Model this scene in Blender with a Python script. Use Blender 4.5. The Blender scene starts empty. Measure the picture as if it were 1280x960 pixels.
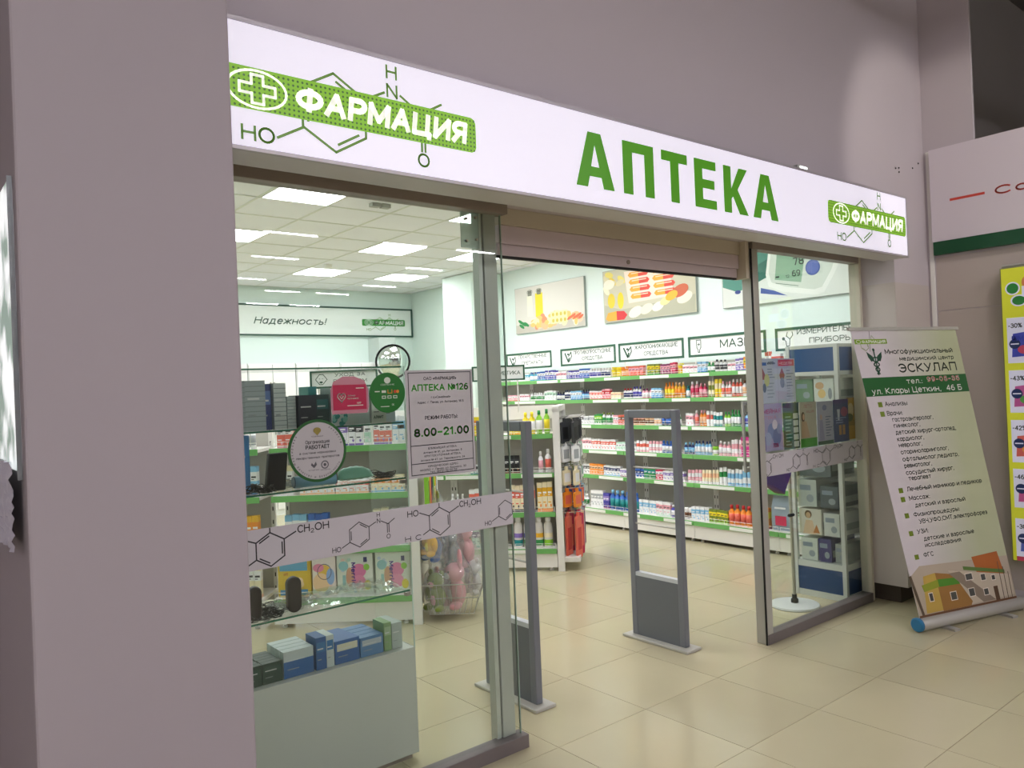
import bpy, bmesh, math, random
from mathutils import Matrix, Vector
random.seed(7)
SC = bpy.context.scene
COL = SC.collection
R = math.radians

# ---------------------------------------------------------------- camera, world, exposure
cam = bpy.data.cameras.new('camera')
cam.sensor_width = 36.0
cam.lens = 971.2 / 1280 * 36.0
cam.clip_start = 0.05
camo = bpy.data.objects.new('camera', cam)
COL.objects.link(camo)
yaw, pit, rol = R(50.9592), R(0.29948), R(-2.35165)
fw = Vector((math.cos(yaw) * math.cos(pit), math.sin(yaw) * math.cos(pit), math.sin(pit)))
rt = Vector((math.sin(yaw), -math.cos(yaw), 0))
up = rt.cross(fw)
r2 = rt * math.cos(rol) + up * math.sin(rol)
u2 = up * math.cos(rol) - rt * math.sin(rol)
camo.matrix_world = Matrix(((r2.x, u2.x, -fw.x, 0), (r2.y, u2.y, -fw.y, 0), (r2.z, u2.z, -fw.z, 1.66), (0, 0, 0, 1)))
SC.camera = camo
SC.view_settings.view_transform = 'Standard'
SC.view_settings.look = 'None'
SC.view_settings.gamma = 1.0
SC.view_settings.use_curve_mapping = False
SC.view_settings.exposure = 0.0
SC.cycles.max_bounces = 10
SC.cycles.transparent_max_bounces = 24
SC.cycles.caustics_reflective = False
SC.cycles.caustics_refractive = False
SC.cycles.sample_clamp_indirect = 6.0
SC.cycles.use_denoising = True

HALL_LAMP = 54.0      # strength of the hall's tube lamps and added panels
SHOP_LAMP = 21.5       # strength of the shop's ceiling panels
SIGN_GLOW = 0.52

world = bpy.data.worlds.new('world')
SC.world = world
world.use_nodes = True
wb = world.node_tree.nodes['Background']
wb.inputs[0].default_value = (0.5, 0.47, 0.5, 1)
wb.inputs[1].default_value = 0.25

# ---------------------------------------------------------------- materials
def lin(h):
    if isinstance(h, str):
        h = h.lstrip('#')
        c = [int(h[i:i + 2], 16) / 255 for i in (0, 2, 4)]
        return tuple(x / 12.92 if x <= 0.04045 else ((x + 0.055) / 1.055) ** 2.4 for x in c) + (1,)
    return tuple(h) + (1,)

MAT = {}
def mat(name, col='#cccccc', rough=0.5, metal=0.0, emit=0.0, ecol=None, noise=0.0, nscale=8.0, bump=0.0, spec=0.5):
    if name in MAT: return MAT[name]
    m = bpy.data.materials.new(name)
    m.use_nodes = True
    nt = m.node_tree
    b = nt.nodes['Principled BSDF']
    c = lin(col)
    b.inputs['Base Color'].default_value = c
    b.inputs['Roughness'].default_value = rough
    b.inputs['Metallic'].default_value = metal
    b.inputs['Specular IOR Level'].default_value = spec
    if emit:
        b.inputs['Emission Color'].default_value = lin(ecol or col)
        b.inputs['Emission Strength'].default_value = emit
    if noise or bump:
        tc = nt.nodes.new('ShaderNodeTexCoord')
        nz = nt.nodes.new('ShaderNodeTexNoise')
        nz.inputs['Scale'].default_value = nscale
        nz.inputs['Detail'].default_value = 5
        nt.links.new(tc.outputs['Object'], nz.inputs['Vector'])
        if noise:
            rp = nt.nodes.new('ShaderNodeMix'); rp.data_type = 'RGBA'
            rp.inputs[6].default_value = tuple(x * (1 - noise) for x in c[:3]) + (1,)
            rp.inputs[7].default_value = tuple(min(1, x * (1 + noise)) for x in c[:3]) + (1,)
            nt.links.new(nz.outputs['Fac'], rp.inputs[0])
            nt.links.new(rp.outputs[2], b.inputs['Base Color'])
        if bump:
            bp = nt.nodes.new('ShaderNodeBump')
            bp.inputs['Strength'].default_value = bump
            bp.inputs['Distance'].default_value = 0.01
            nt.links.new(nz.outputs['Fac'], bp.inputs['Height'])
            nt.links.new(bp.outputs[0], b.inputs['Normal'])
    MAT[name] = m
    return m

def glassy(name, tint, refl=1.0, rough=0.0, bump=0.0, opac=0.0, ocol='#ffffff', nscale=30):
    """architectural glass or clear film: tinted see-through plus a Fresnel reflection"""
    if name in MAT: return MAT[name]
    m = bpy.data.materials.new(name); m.use_nodes = True
    nt = m.node_tree; nt.nodes.clear()
    out = nt.nodes.new('ShaderNodeOutputMaterial')
    tr = nt.nodes.new('ShaderNodeBsdfTransparent'); tr.inputs[0].default_value = lin(tint)
    gl = nt.nodes.new('ShaderNodeBsdfGlossy'); gl.inputs['Roughness'].default_value = rough
    fr = nt.nodes.new('ShaderNodeFresnel'); fr.inputs[0].default_value = 1.45
    ge = nt.nodes.new('ShaderNodeNewGeometry'); io = nt.nodes.new('ShaderNodeMapRange'); io.inputs[3].default_value = 1.45; io.inputs[4].default_value = 1 / 1.45
    nt.links.new(ge.outputs['Backfacing'], io.inputs[0]); nt.links.new(io.outputs[0], fr.inputs[0])
    mul = nt.nodes.new('ShaderNodeMath'); mul.operation = 'MULTIPLY'; mul.inputs[1].default_value = refl
    nt.links.new(fr.outputs[0], mul.inputs[0])
    mx = nt.nodes.new('ShaderNodeMixShader')
    nt.links.new(mul.outputs[0], mx.inputs[0])
    last = tr.outputs[0]
    if opac:
        df = nt.nodes.new('ShaderNodeBsdfDiffuse'); df.inputs[0].default_value = lin(ocol)
        m2 = nt.nodes.new('ShaderNodeMixShader'); m2.inputs[0].default_value = opac
        nt.links.new(tr.outputs[0], m2.inputs[1]); nt.links.new(df.outputs[0], m2.inputs[2])
        last = m2.outputs[0]
    nt.links.new(last, mx.inputs[1]); nt.links.new(gl.outputs[0], mx.inputs[2])
    if bump:
        tc = nt.nodes.new('ShaderNodeTexCoord')
        nz = nt.nodes.new('ShaderNodeTexNoise'); nz.inputs['Scale'].default_value = nscale
        bp = nt.nodes.new('ShaderNodeBump'); bp.inputs['Strength'].default_value = bump
        nt.links.new(tc.outputs['Object'], nz.inputs['Vector'])
        nt.links.new(nz.outputs['Fac'], bp.inputs['Height'])
        nt.links.new(bp.outputs[0], gl.inputs['Normal'])
    nt.links.new(mx.outputs[0], out.inputs[0])
    MAT[name] = m
    return m

def emitter(name, col, strength):
    if name in MAT: return MAT[name]
    m = bpy.data.materials.new(name); m.use_nodes = True
    nt = m.node_tree; nt.nodes.clear()
    out = nt.nodes.new('ShaderNodeOutputMaterial')
    e = nt.nodes.new('ShaderNodeEmission'); e.inputs[0].default_value = lin(col); e.inputs[1].default_value = strength
    nt.links.new(e.outputs[0], out.inputs[0])
    MAT[name] = m
    return m

PAL = dict(white='#f1f1f3', cyan='#58bcd6', blue='#2a62b8', indigo='#4a44a6', navy='#1d2f66', pink='#ecaab6', violet='#8f78c4',
           yellow='#f2dc28', orange='#f2922a', peach='#f4c49a', coral='#e8705c', red='#cc2c30', olive='#7c8c30', green='#2c9048',
           plum='#8a3668', crimson='#cc2c58', gold='#ecb42c', skyblue='#84bfe4', charcoal='#3a3c40', cream='#f2e6c4', brown='#7c543c',
           mint='#bfe4d0', teal='#168a8c', lime='#8ecc34', magenta='#c82888', gray='#a4a8ac', steel='#9aa8b8', black='#17181a')
def pm(c): return mat('print ' + c, PAL.get(c, c), 0.45)

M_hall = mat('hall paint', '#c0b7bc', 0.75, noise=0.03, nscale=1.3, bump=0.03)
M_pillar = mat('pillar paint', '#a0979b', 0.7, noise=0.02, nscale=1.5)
M_mint = mat('mint wall paint', '#e4f2ec', 0.7)
M_grout = mat('grout', '#8d8672', 0.9)
M_white = mat('white enamel', '#e9e7e2', 0.4)
M_metal = mat('brushed aluminium', '#b4b2aa', 0.38, 0.25)
M_alu = mat('grey aluminium', '#b6b8b0', 0.4, 0.1)
M_dark = mat('dark bronze aluminium', '#94887f', 0.45, 0.1)
M_rubber = mat('black rubber', '#151515', 0.7)
M_green = mat('green price strip', '#6eb262', 0.45)
M_dgreen = mat('dark green print', '#1c4f3a', 0.5)
M_frame = mat('green frame', '#2c5c46', 0.5)
M_panel = mat('white sign board', '#f4f6f4', 0.5)
M_gate = mat('gate grey plastic', '#74777e', 0.5)
M_gate2 = mat('gate grey panel', '#666a70', 0.45)
M_shelfback = mat('shelf back grey', '#b9b7ae', 0.6)
M_glass = glassy('shop window glass', '#fafdfb')
M_edge = mat('green glass edge', '#2c6b52', 0.2)
M_shelfglass = glassy('glass shelf', '#fbfdfc', 0.6)
M_film = glassy('clear cellophane', '#fafafa', 1.5, 0.12, 0.9, 0.16, '#ffffff', 26)

# ---------------------------------------------------------------- mesh builder
def frame(O, U, V, N):
    U, V, N = Vector(U), Vector(V), Vector(N)
    return (Vector(O), U, V, N)

# ---- lettering: a small stroke alphabet (Cyrillic and Latin), drawn with strokes of any weight
def _E(cx, cy, rx, ry, a0, a1, n=8): return [(cx + rx * math.cos(R(a0 + (a1 - a0) * i / n)), cy + ry * math.sin(R(a0 + (a1 - a0) * i / n))) for i in range(n + 1)]
_G = {
 'А': (.70, [[(0, 0), (.35, 1), (.70, 0)], [(.12, .33), (.58, .33)]]),
 'Б': (.60, [[(.55, 1), (0, 1), (0, 0), (.33, 0)] , [(0, .57), (.33, .57)] + _E(.33, .285, .27, .285, 90, -90)]),
 'В': (.60, [[(0, 0), (0, 1), (.32, 1)] + _E(.32, .77, .23, .23, 90, -90, 6) + [(0, .54)], [(.32, .54)] + _E(.33, .27, .27, .27, 90, -90, 7) + [(0, 0)]]),
 'Г': (.52, [[(0, 0), (0, 1), (.52, 1)]]),
 'Д': (.80, [[(.10, 0), (.20, .4), (.22, 1), (.66, 1), (.66, 0)], [(0, -.2), (0, 0), (.80, 0), (.80, -.2)]]),
 'Е': (.55, [[(.55, 1), (0, 1), (0, 0), (.55, 0)], [(0, .53), (.48, .53)]]),
 'Ж': (.94, [[(.47, 0), (.47, 1)], [(0, 1), (.38, .52), (0, 0)], [(.94, 1), (.56, .52), (.94, 0)], [(.38, .52), (.56, .52)]]),
 'З': (.58, [_E(.28, .76, .26, .24, 150, -80, 8) + [(.16, .53)], [(.28, .53)] + _E(.28, .27, .29, .27, 85, -155, 9)]),
 'И': (.66, [[(0, 1), (0, 0), (.66, 1), (.66, 0)]]),
 'К': (.62, [[(0, 0), (0, 1)], [(.58, 1), (.08, .50), (.62, 0)], [(0, .5), (.1, .5)]]),
 'Л': (.66, [[(0, .02), (.10, .08), (.17, .45), (.19, 1), (.66, 1), (.66, 0)]]),
 'М': (.80, [[(0, 0), (0, 1), (.40, .18), (.80, 1), (.80, 0)]]),
 'Н': (.66, [[(0, 0), (0, 1)], [(.66, 0), (.66, 1)], [(0, .53), (.66, .53)]]),
 'О': (.76, [_E(.38, .5, .38, .5, 0, 360, 20)]),
 'П': (.66, [[(0, 0), (0, 1), (.66, 1), (.66, 0)]]),
 'Р': (.58, [[(0, 0), (0, 1), (.32, 1)] + _E(.32, .73, .27, .27, 90, -90, 8) + [(0, .46)]]),
 'С': (.68, [_E(.38, .5, .38, .5, 45, 315, 14)]),
 'Т': (.64, [[(0, 1), (.64, 1)], [(.32, 0), (.32, 1)]]),
 'У': (.64, [[(0, 1), (.33, .36)], [(.64, 1), (.30, .12), (.20, 0), (.05, 0)]]),
 'Ф': (.90, [_E(.45, .52, .45, .36, 0, 360, 18), [(.45, 0), (.45, 1)]]),
 'Х': (.66, [[(0, 0), (.66, 1)], [(0, 1), (.66, 0)]]),
 'Ц': (.76, [[(0, 1), (0, 0), (.76, 0), (.76, -.2)], [(.64, 0), (.64, 1)]]),
 'Ч': (.60, [[(0, 1), (0, .65), (.1, .47), (.6, .47)], [(.6, 0), (.6, 1)]]),
 'Ш': (.92, [[(0, 1), (0, 0), (.92, 0), (.92, 1)], [(.46, 0), (.46, 1)]]),
 'Щ': (1.0, [[(0, 1), (0, 0), (1.0, 0), (1.0, -.2)], [(.88, 0), (.88, 1)], [(.44, 0), (.44, 1)]]),
 'Ъ': (.70, [[(0, 1), (.16, 1), (.16, 0), (.42, 0)] + _E(.42, .28, .26, .28, -90, 90, 7) + [(.16, .56)]]),
 'Ы': (.82, [[(0, 1), (0, 0), (.28, 0)] + _E(.28, .28, .26, .28, -90, 90, 7) + [(0, .56)], [(.82, 0), (.82, 1)]]),
 'Ь': (.56, [[(0, 1), (0, 0), (.28, 0)] + _E(.28, .28, .28, .28, -90, 90, 7) + [(0, .56)]]),
 'Э': (.66, [_E(.28, .5, .38, .5, 140, -140, 14), [(.18, .52), (.64, .52)]]),
 'Ю': (1.0, [[(0, 0), (0, 1)], [(0, .53), (.28, .53)], _E(.64, .5, .36, .5, 0, 360, 18)]),
 'Я': (.58, [[(.58, 0), (.58, 1), (.27, 1)] + _E(.27, .74, .27, .26, 90, 270, 8) + [(.58, .48)], [(.30, .48), (0, 0)]]),
 'L': (.50, [[(0, 1), (0, 0), (.5, 0)]]), 'N': (.66, [[(0, 0), (0, 1), (.66, 0), (.66, 1)]]), 'I': (.08, [[(.04, 0), (.04, 1)]]),
 'а': (.52, [_E(.25, .36, .25, .37, 0, 360, 14), [(.5, 0), (.5, .73)]]),
 'б': (.54, [_E(.27, .29, .27, .29, 0, 360, 14), [(.0, .32), (.03, .7), (.18, .92), (.5, 1)]]),
 'е': (.52, [[(.02, .37), (.52, .37)] + _E(.27, .36, .26, .37, 5, 315, 14)]),
 'р': (.54, [[(0, .72), (0, -.26)], _E(.27, .36, .27, .36, 0, 360, 14)]),
 'у': (.50, [[(0, .72), (.25, .05)], [(.5, .72), (.2, -.15), (.1, -.26), (0, -.26)]]),
 'ф': (.76, [_E(.38, .36, .38, .34, 0, 360, 16), [(.38, -.24), (.38, 1)]]),
 's': (.44, [_E(.22, .54, .2, .18, 30, 260, 7) + _E(.22, .19, .22, .19, 80, -150, 7)]), 'r': (.32, [[(0, 0), (0, .72)], [(0, .45), (.1, .66), (.32, .72)]]),
 'i': (.08, [[(.04, 0), (.04, .72)], [(.04, .9), (.04, 1)]]), 'l': (.08, [[(.04, 0), (.04, 1)]]), 'u': (.50, [[(0, .72)] + _E(.25, .25, .25, .25, 180, 360, 8) + [(.5, .72), (.5, 0)]]),
 'f': (.34, [[(.34, 1), (.2, 1), (.12, .88), (.12, 0)], [(0, .68), (.32, .68)]]),
 '0': (.56, [_E(.28, .5, .28, .5, 0, 360, 18)]), '1': (.30, [[(0, .78), (.24, 1), (.24, 0)]]), '2': (.54, [_E(.27, .72, .26, .28, 165, -20, 8) + [(.0, 0), (.56, 0)]]),
 '3': (.54, [_E(.26, .76, .24, .24, 150, -80, 8) + [(.18, .53)], [(.26, .53)] + _E(.26, .27, .28, .27, 85, -155, 9)]), '4': (.58, [[(.42, 0), (.42, 1), (0, .28), (.58, .28)]]),
 '5': (.54, [[(.50, 1), (.08, 1), (.03, .54)] + _E(.26, .31, .28, .31, 110, -150, 10)]), '6': (.56, [_E(.28, .3, .28, .3, 0, 360, 14), [(.0, .32), (.06, .75), (.28, 1), (.48, .93)]]),
 '7': (.52, [[(0, 1), (.52, 1), (.16, 0)]]), '8': (.56, [_E(.28, .76, .24, .24, 0, 360, 12), _E(.28, .27, .28, .27, 0, 360, 14)]), '9': (.56, [_E(.28, .7, .28, .3, 0, 360, 14), [(.56, .68), (.50, .25), (.28, 0), (.08, .07)]]),
 '.': (.06, [[(.03, .0), (.03, .04)]]), ',': (.10, [[(.08, .04), (.02, -.14)]]), ':': (.06, [[(.03, 0), (.03, .04)], [(.03, .5), (.03, .54)]]), '-': (.32, [[(0, .42), (.32, .42)]]), '–': (.48, [[(0, .42), (.48, .42)]]),
 '!': (.06, [[(.03, 0), (.03, .04)], [(.03, .28), (.03, 1)]]), '«': (.40, [[(.2, .6), (0, .36), (.2, .12)], [(.4, .6), (.2, .36), (.4, .12)]]), '»': (.40, [[(0, .6), (.2, .36), (0, .12)], [(.2, .6), (.4, .36), (.2, .12)]]),
 '№': (1.05, [[(0, 0), (0, 1), (.56, 0), (.56, 1)], _E(.88, .62, .16, .2, 0, 360, 10), [(.72, .22), (1.04, .22)]]), '%': (.76, [[(.1, 0), (.66, 1)], _E(.15, .8, .15, .2, 0, 360, 10), _E(.61, .2, .15, .2, 0, 360, 10)]),
 '(': (.2, [_E(.25, .5, .22, .6, 120, 240, 6)]), ')': (.2, [_E(-.05, .5, .22, .6, 60, -60, 6)]), ' ': (.22, []),
}
_lat = dict(zip('ABCEHKMOPTX', 'АВСЕНКМОРТХ'))
def glyph(ch):
    if ch in _G: return _G[ch]
    if ch in _lat: return _G[_lat[ch]]
    if ch in 'Йй':
        w, st = glyph('И' if ch == 'Й' else 'и'); t = 1.0 if ch == 'Й' else .72
        return w, st + [_E(w / 2, t + .22, .14, .10, 200, 340, 4)]
    if ch in 'Ёё':
        w, st = glyph('Е' if ch == 'Ё' else 'е'); t = 1.0 if ch == 'Ё' else .72
        return w, st + [[(w * .3, t + .18), (w * .3, t + .2)], [(w * .7, t + .18), (w * .7, t + .2)]]
    low = {'a': 'а', 'e': 'е', 'p': 'р'}
    if ch in low: return _G[low[ch]]
    w, st = _G.get(ch.upper(), _G['О'])
    return w * .82, [[(x * .82, y * .72 if y > 0 else y * .9) for x, y in q] for q in st]
def layout(s, bold):
    x = 0; out = []; gap = .20 + bold * 2
    for ch in s:
        w, st = glyph(ch)
        for q in st: out.append([(x + a, b) for a, b in q])
        x += w + gap
    return x - gap, out

class MB:
    def __init__(s): s.v = []; s.f = []; s.m = []; s.slots = []; s.lay = 0
    def slot(s, m):
        if m not in s.slots: s.slots.append(m)
        return s.slots.index(m)
    def add(s, vs, fs, m):
        k = len(s.v); i = s.slot(m)
        s.v += [tuple(v) for v in vs]
        for f in fs: s.f.append(tuple(a + k for a in f)); s.m.append(i)
        return s
    def box(s, x0, x1, y0, y1, z0, z1, m, T=None):
        vs = [Vector((x, y, z)) for z in (z0, z1) for y in (y0, y1) for x in (x0, x1)]
        if T is not None: vs = [T @ v for v in vs]
        return s.add(vs, [(0, 2, 3, 1), (4, 5, 7, 6), (0, 1, 5, 4), (2, 6, 7, 3), (0, 4, 6, 2), (1, 3, 7, 5)], m)
    def prism(s, pts, z0, z1, m, T=None):
        n = len(pts)
        vs = [Vector((p[0], p[1], z)) for z in (z0, z1) for p in pts]
        if T is not None: vs = [T @ v for v in vs]
        return s.add(vs, [tuple(range(n))[::-1], tuple(range(n, 2 * n))] + [(i, (i + 1) % n, n + (i + 1) % n, n + i) for i in range(n)], m)
    def lathe(s, prof, seg, ms, o=(0, 0, 0), sx=1, sy=1, T=None):
        """prof: (r, z) from bottom to top; ms: one material or one per band"""
        n = len(prof)
        vs = []
        for r, z in prof:
            for k in range(seg):
                a = 2 * math.pi * k / seg
                vs.append(Vector((o[0] + sx * r * math.cos(a), o[1] + sy * r * math.sin(a), o[2] + z)))
        if T is not None: vs = [T @ v for v in vs]
        if not isinstance(ms, (list, tuple)): ms = [ms] * (n - 1)
        k0 = len(s.v); s.v += [tuple(v) for v in vs]
        for j in range(n - 1):
            i = s.slot(ms[j])
            for k in range(seg):
                s.f.append((k0 + j * seg + k, k0 + j * seg + (k + 1) % seg, k0 + (j + 1) * seg + (k + 1) % seg, k0 + (j + 1) * seg + k)); s.m.append(i)
        s.f.append(tuple(k0 + k for k in range(seg))[::-1]); s.m.append(s.slot(ms[0]))
        s.f.append(tuple(k0 + (n - 1) * seg + k for k in range(seg))); s.m.append(s.slot(ms[-1]))
        return s
    def ball(s, o, rx, ry, rz, m, seg=12, rings=8):
        p = [(math.sin(math.pi * (i + .02) / (rings + .04)), -rz * math.cos(math.pi * (i + .02) / (rings + .04))) for i in range(rings + 1)]
        return s.lathe(p, seg, m, o, rx, ry)
    def tube(s, pts, r, m, seg=6, closed=False):
        pts = [Vector(p) for p in pts]; n = len(pts); vs = []
        for i, p in enumerate(pts):
            a = pts[(i - 1) % n] if (closed or i > 0) else p
            b = pts[(i + 1) % n] if (closed or i < n - 1) else p
            t = (b - a).normalized()
            q = t.cross(Vector((0, 0, 1))) if abs(t.z) < .9 else t.cross(Vector((1, 0, 0)))
            q.normalize(); w = t.cross(q)
            for k in range(seg):
                an = 2 * math.pi * k / seg
                vs.append(p + q * r * math.cos(an) + w * r * math.sin(an))
        fs = []
        for i in range(n if closed else n - 1):
            j = (i + 1) % n
            for k in range(seg): fs.append((i * seg + k, i * seg + (k + 1) % seg, j * seg + (k + 1) % seg, j * seg + k))
        if not closed: fs += [tuple(range(seg))[::-1], tuple(range((n - 1) * seg, n * seg))]
        return s.add(vs, fs, m)
    # flat print, each piece lies a hair above the last
    def P(s, F, u, v, l): return F[0] + F[1] * u + F[2] * v + F[3] * (0.0004 + l * 0.00035 + s.lay * 0.00001)
    def flat(s, F, pts, m, l=0):
        s.lay += 1
        return s._flat(F, pts, m, l)
    def _flat(s, F, pts, m, l=0):
        return s.add([s.P(F, a, b, l) for a, b in pts], [tuple(range(len(pts)))], m)
    def rect(s, F, u0, v0, u1, v1, m, l=0): return s.flat(F, [(u0, v0), (u1, v0), (u1, v1), (u0, v1)], m, l)
    def ell(s, F, cu, cv, ru, rv, m, l=0, n=28, rot=0):
        return s.flat(F, [(cu + ru * math.cos(2 * math.pi * k / n) * math.cos(rot) - rv * math.sin(2 * math.pi * k / n) * math.sin(rot),
                           cv + ru * math.cos(2 * math.pi * k / n) * math.sin(rot) + rv * math.sin(2 * math.pi * k / n) * math.cos(rot)) for k in range(n)], m, l)
    def line(s, F, pts, w, m, l=0, closed=False):
        s.lay += 1
        return s._line(F, pts, w, m, l, closed)
    def _line(s, F, pts, w, m, l=0, closed=False):
        n = len(pts)
        for i in range(n if closed else n - 1):
            a, b = Vector(pts[i]), Vector(pts[(i + 1) % n]); d = (b - a)
            if d.length < 1e-6: continue
            d.normalize(); q = Vector((-d.y, d.x)) * w / 2; e = d * w * .35
            s._flat(F, [tuple(a - q - e), tuple(b - q + e), tuple(b + q + e), tuple(a + q - e)], m, l)
        return s
    def ring(s, F, cu, cv, ru, rv, w, m, l=0, n=32):
        return s.line(F, [(cu + ru * math.cos(2 * math.pi * k / n), cv + rv * math.sin(2 * math.pi * k / n)) for k in range(n)], w, m, l, True)
    def text(s, F, t, u, v, h, m, l=0, w=None, bold=0.0, al='l', shear=0.0, rot=0):
        """h: cap height; w: total width (fitted) or None"""
        s.lay += 1
        sw = (.125 + bold * 2.0) * h
        if bold < 0: sw = .085 * h
        W0, st = layout(t, max(bold, 0))
        if not st: return s
        hh = h - sw
        kx = hh if w is None else (w - sw) / W0
        W = W0 * kx
        off = {'l': sw / 2, 'c': -W / 2, 'r': -W - sw / 2}[al]
        c, sn = math.cos(rot), math.sin(rot)
        for q in st:
            pts = []
            for a, b in q:
                y = sw / 2 + b * hh; x = a * kx + off + shear * y
                pts.append((u + x * c - y * sn, v + x * sn + y * c))
            s._line(F, pts, sw, m, l)
        return s
    def build(s, name, parent=None, smooth=False, shift=None, bevel=0.0, **kw):
        me = bpy.data.meshes.new(name)
        vs = s.v
        if shift is not None: vs = [(a - shift[0], b - shift[1], c - shift[2]) for a, b, c in vs]
        elif parent is not None and parent.get('_w'):
            L = parent['_w']; vs = [(a - L[0], b - L[1], c - L[2]) for a, b, c in vs]
        me.from_pydata(vs, [], s.f)
        for m in s.slots: me.materials.append(m)
        me.polygons.foreach_set('material_index', s.m)
        if smooth:
            me.polygons.foreach_set('use_smooth', [True] * len(s.f))
        me.update()
        o = bpy.data.objects.new(name, me); COL.objects.link(o)
        if shift is not None: o.location = shift
        if parent is not None:
            o.parent = parent
            if parent.get('_w'): o['_w'] = parent['_w']
        if smooth and not kw.get('soft'):
            md = o.modifiers.new('e', 'EDGE_SPLIT'); md.split_angle = R(40)
        if bevel:
            b = o.modifiers.new('b', 'BEVEL'); b.width = bevel; b.segments = 2; b.limit_method = 'ANGLE'
        kw.pop('soft', None)
        return tag(o, **kw)

def tag(o, label=None, cat=None, group=None, kind=None):
    if label: o['label'] = label
    if cat: o['category'] = cat
    if group: o['group'] = group
    if kind: o['kind'] = kind
    return o

def thing(name, label, cat, loc=(0, 0, 0), rz=0.0, group=None, world=False):
    """Empty at the thing's base; world=True: its parts are given in world coordinates"""
    o = bpy.data.objects.new(name, None); COL.objects.link(o)
    o.location = loc; o.rotation_euler = (0, 0, rz); o.empty_display_size = .05
    if world: o['_w'] = tuple(float(x) for x in loc)
    return tag(o, label, cat, group)

KIDS = {}
def kids(o): return [c for c in bpy.data.objects if c.parent == o]
def copy_tree(o, parent=None, tree=None):
    c = o.copy(); COL.objects.link(c)
    if parent is not None: c.parent = parent
    for ch in o.children: copy_tree(ch, c)
    return c

def struct(name, mb, parent=None, **kw):
    o = mb.build(name, parent, **kw)
    if parent is None: o['kind'] = 'structure'
    return o

FX = lambda Y: frame((0, Y, 0), (1, 0, 0), (0, 0, 1), (0, -1, 0))       # faces the hall; u = X, v = Z
FR = lambda X: frame((X, 0, 0), (0, 1, 0), (0, 0, 1), (-1, 0, 0))       # faces -X; u = Y mirrored by caller
FY = lambda X: frame((X, 0, 0), (0, -1, 0), (0, 0, 1), (-1, 0, 0))      # faces -X; u = -Y, v = Z
LF = frame((0, 0, 0), (1, 0, 0), (0, 0, 1), (0, -1, 0))                 # local: faces local -y

def dotted_green(name):
    if name in MAT: return MAT[name]
    m = mat(name, '#79b01c', 0.4)
    nt = m.node_tree; b = nt.nodes['Principled BSDF']
    tc = nt.nodes.new('ShaderNodeTexCoord')
    vm = nt.nodes.new('ShaderNodeVectorMath'); vm.operation = 'MULTIPLY'; vm.inputs[1].default_value = (62, 0, 62)
    fr = nt.nodes.new('ShaderNodeVectorMath'); fr.operation = 'FRACTION'
    sb = nt.nodes.new('ShaderNodeVectorMath'); sb.operation = 'SUBTRACT'; sb.inputs[1].default_value = (.5, 0, .5)
    ln = nt.nodes.new('ShaderNodeVectorMath'); ln.operation = 'LENGTH'
    lt = nt.nodes.new('ShaderNodeMath'); lt.operation = 'LESS_THAN'; lt.inputs[1].default_value = 0.24
    mx = nt.nodes.new('ShaderNodeMix'); mx.data_type = 'RGBA'
    mx.inputs[6].default_value = lin('#79b01c'); mx.inputs[7].default_value = lin('#35601a')
    L = nt.links.new
    L(tc.outputs['Object'], vm.inputs[0]); L(vm.outputs[0], fr.inputs[0]); L(fr.outputs[0], sb.inputs[0]); L(sb.outputs[0], ln.inputs[0])
    L(ln.outputs['Value'], lt.inputs[0]); L(lt.outputs[0], mx.inputs[0]); L(mx.outputs[2], b.inputs['Base Color'])
    L(mx.outputs[2], b.inputs['Emission Color']); b.inputs['Emission Strength'].default_value = 0.45
    return m

def tile_mat():
    m = mat('glazed floor tile', '#beb595', 0.16, noise=0.05, nscale=2.2)
    nt = m.node_tree; b = nt.nodes['Principled BSDF']
    oi = nt.nodes.new('ShaderNodeObjectInfo')
    hs = nt.nodes.new('ShaderNodeHueSaturation')
    mr = nt.nodes.new('ShaderNodeMapRange'); mr.inputs[3].default_value = 0.95; mr.inputs[4].default_value = 1.04
    src = b.inputs['Base Color'].links[0].from_socket
    nt.links.new(oi.outputs['Random'], mr.inputs[0]); nt.links.new(mr.outputs[0], hs.inputs['Value'])
    nt.links.new(src, hs.inputs['Color']); nt.links.new(hs.outputs[0], b.inputs['Base Color'])
    return m
M_tile = tile_mat()

# ================================================================ THE SETTING
X_COL, Y_COL, X_SIDE, Y_GL = 5.60, 2.55, 6.15, 2.83
H_CEIL = 3.30
# floor: grout slab with the tiles laid on it
fl = MB(); fl.box(-9, 15, -17, 12, -.2, -.004, M_grout)
floor = struct('floor', fl)
PX, PY = 2.97, 2.69
t0 = None
for i in range(-6, 7):
    for j in range(-4, 14):
        if t0 is None:
            b = MB(); b.box(.0015, .5985, .0015, .5985, -.004, 0, M_tile)
            t0 = o = b.build('floor_tile', floor)
        else:
            o = t0.copy(); COL.objects.link(o)
        o.location = (PX + .6 * i, PY + .6 * j, 0)
b = MB()
for i in range(-20, 20):
    for j in range(-33, 14):
        if -6 <= i < 7 and -4 <= j < 14: continue
        x, y = PX + .6 * i, PY + .6 * j
        if x > 14 or x < -8.6 or y < -16.9: continue
        b.box(x + .0015, x + .5985, y + .0015, y + .5985, -.004, 0, M_tile)
b.build('floor_tile', floor, kind='stuff')

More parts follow.
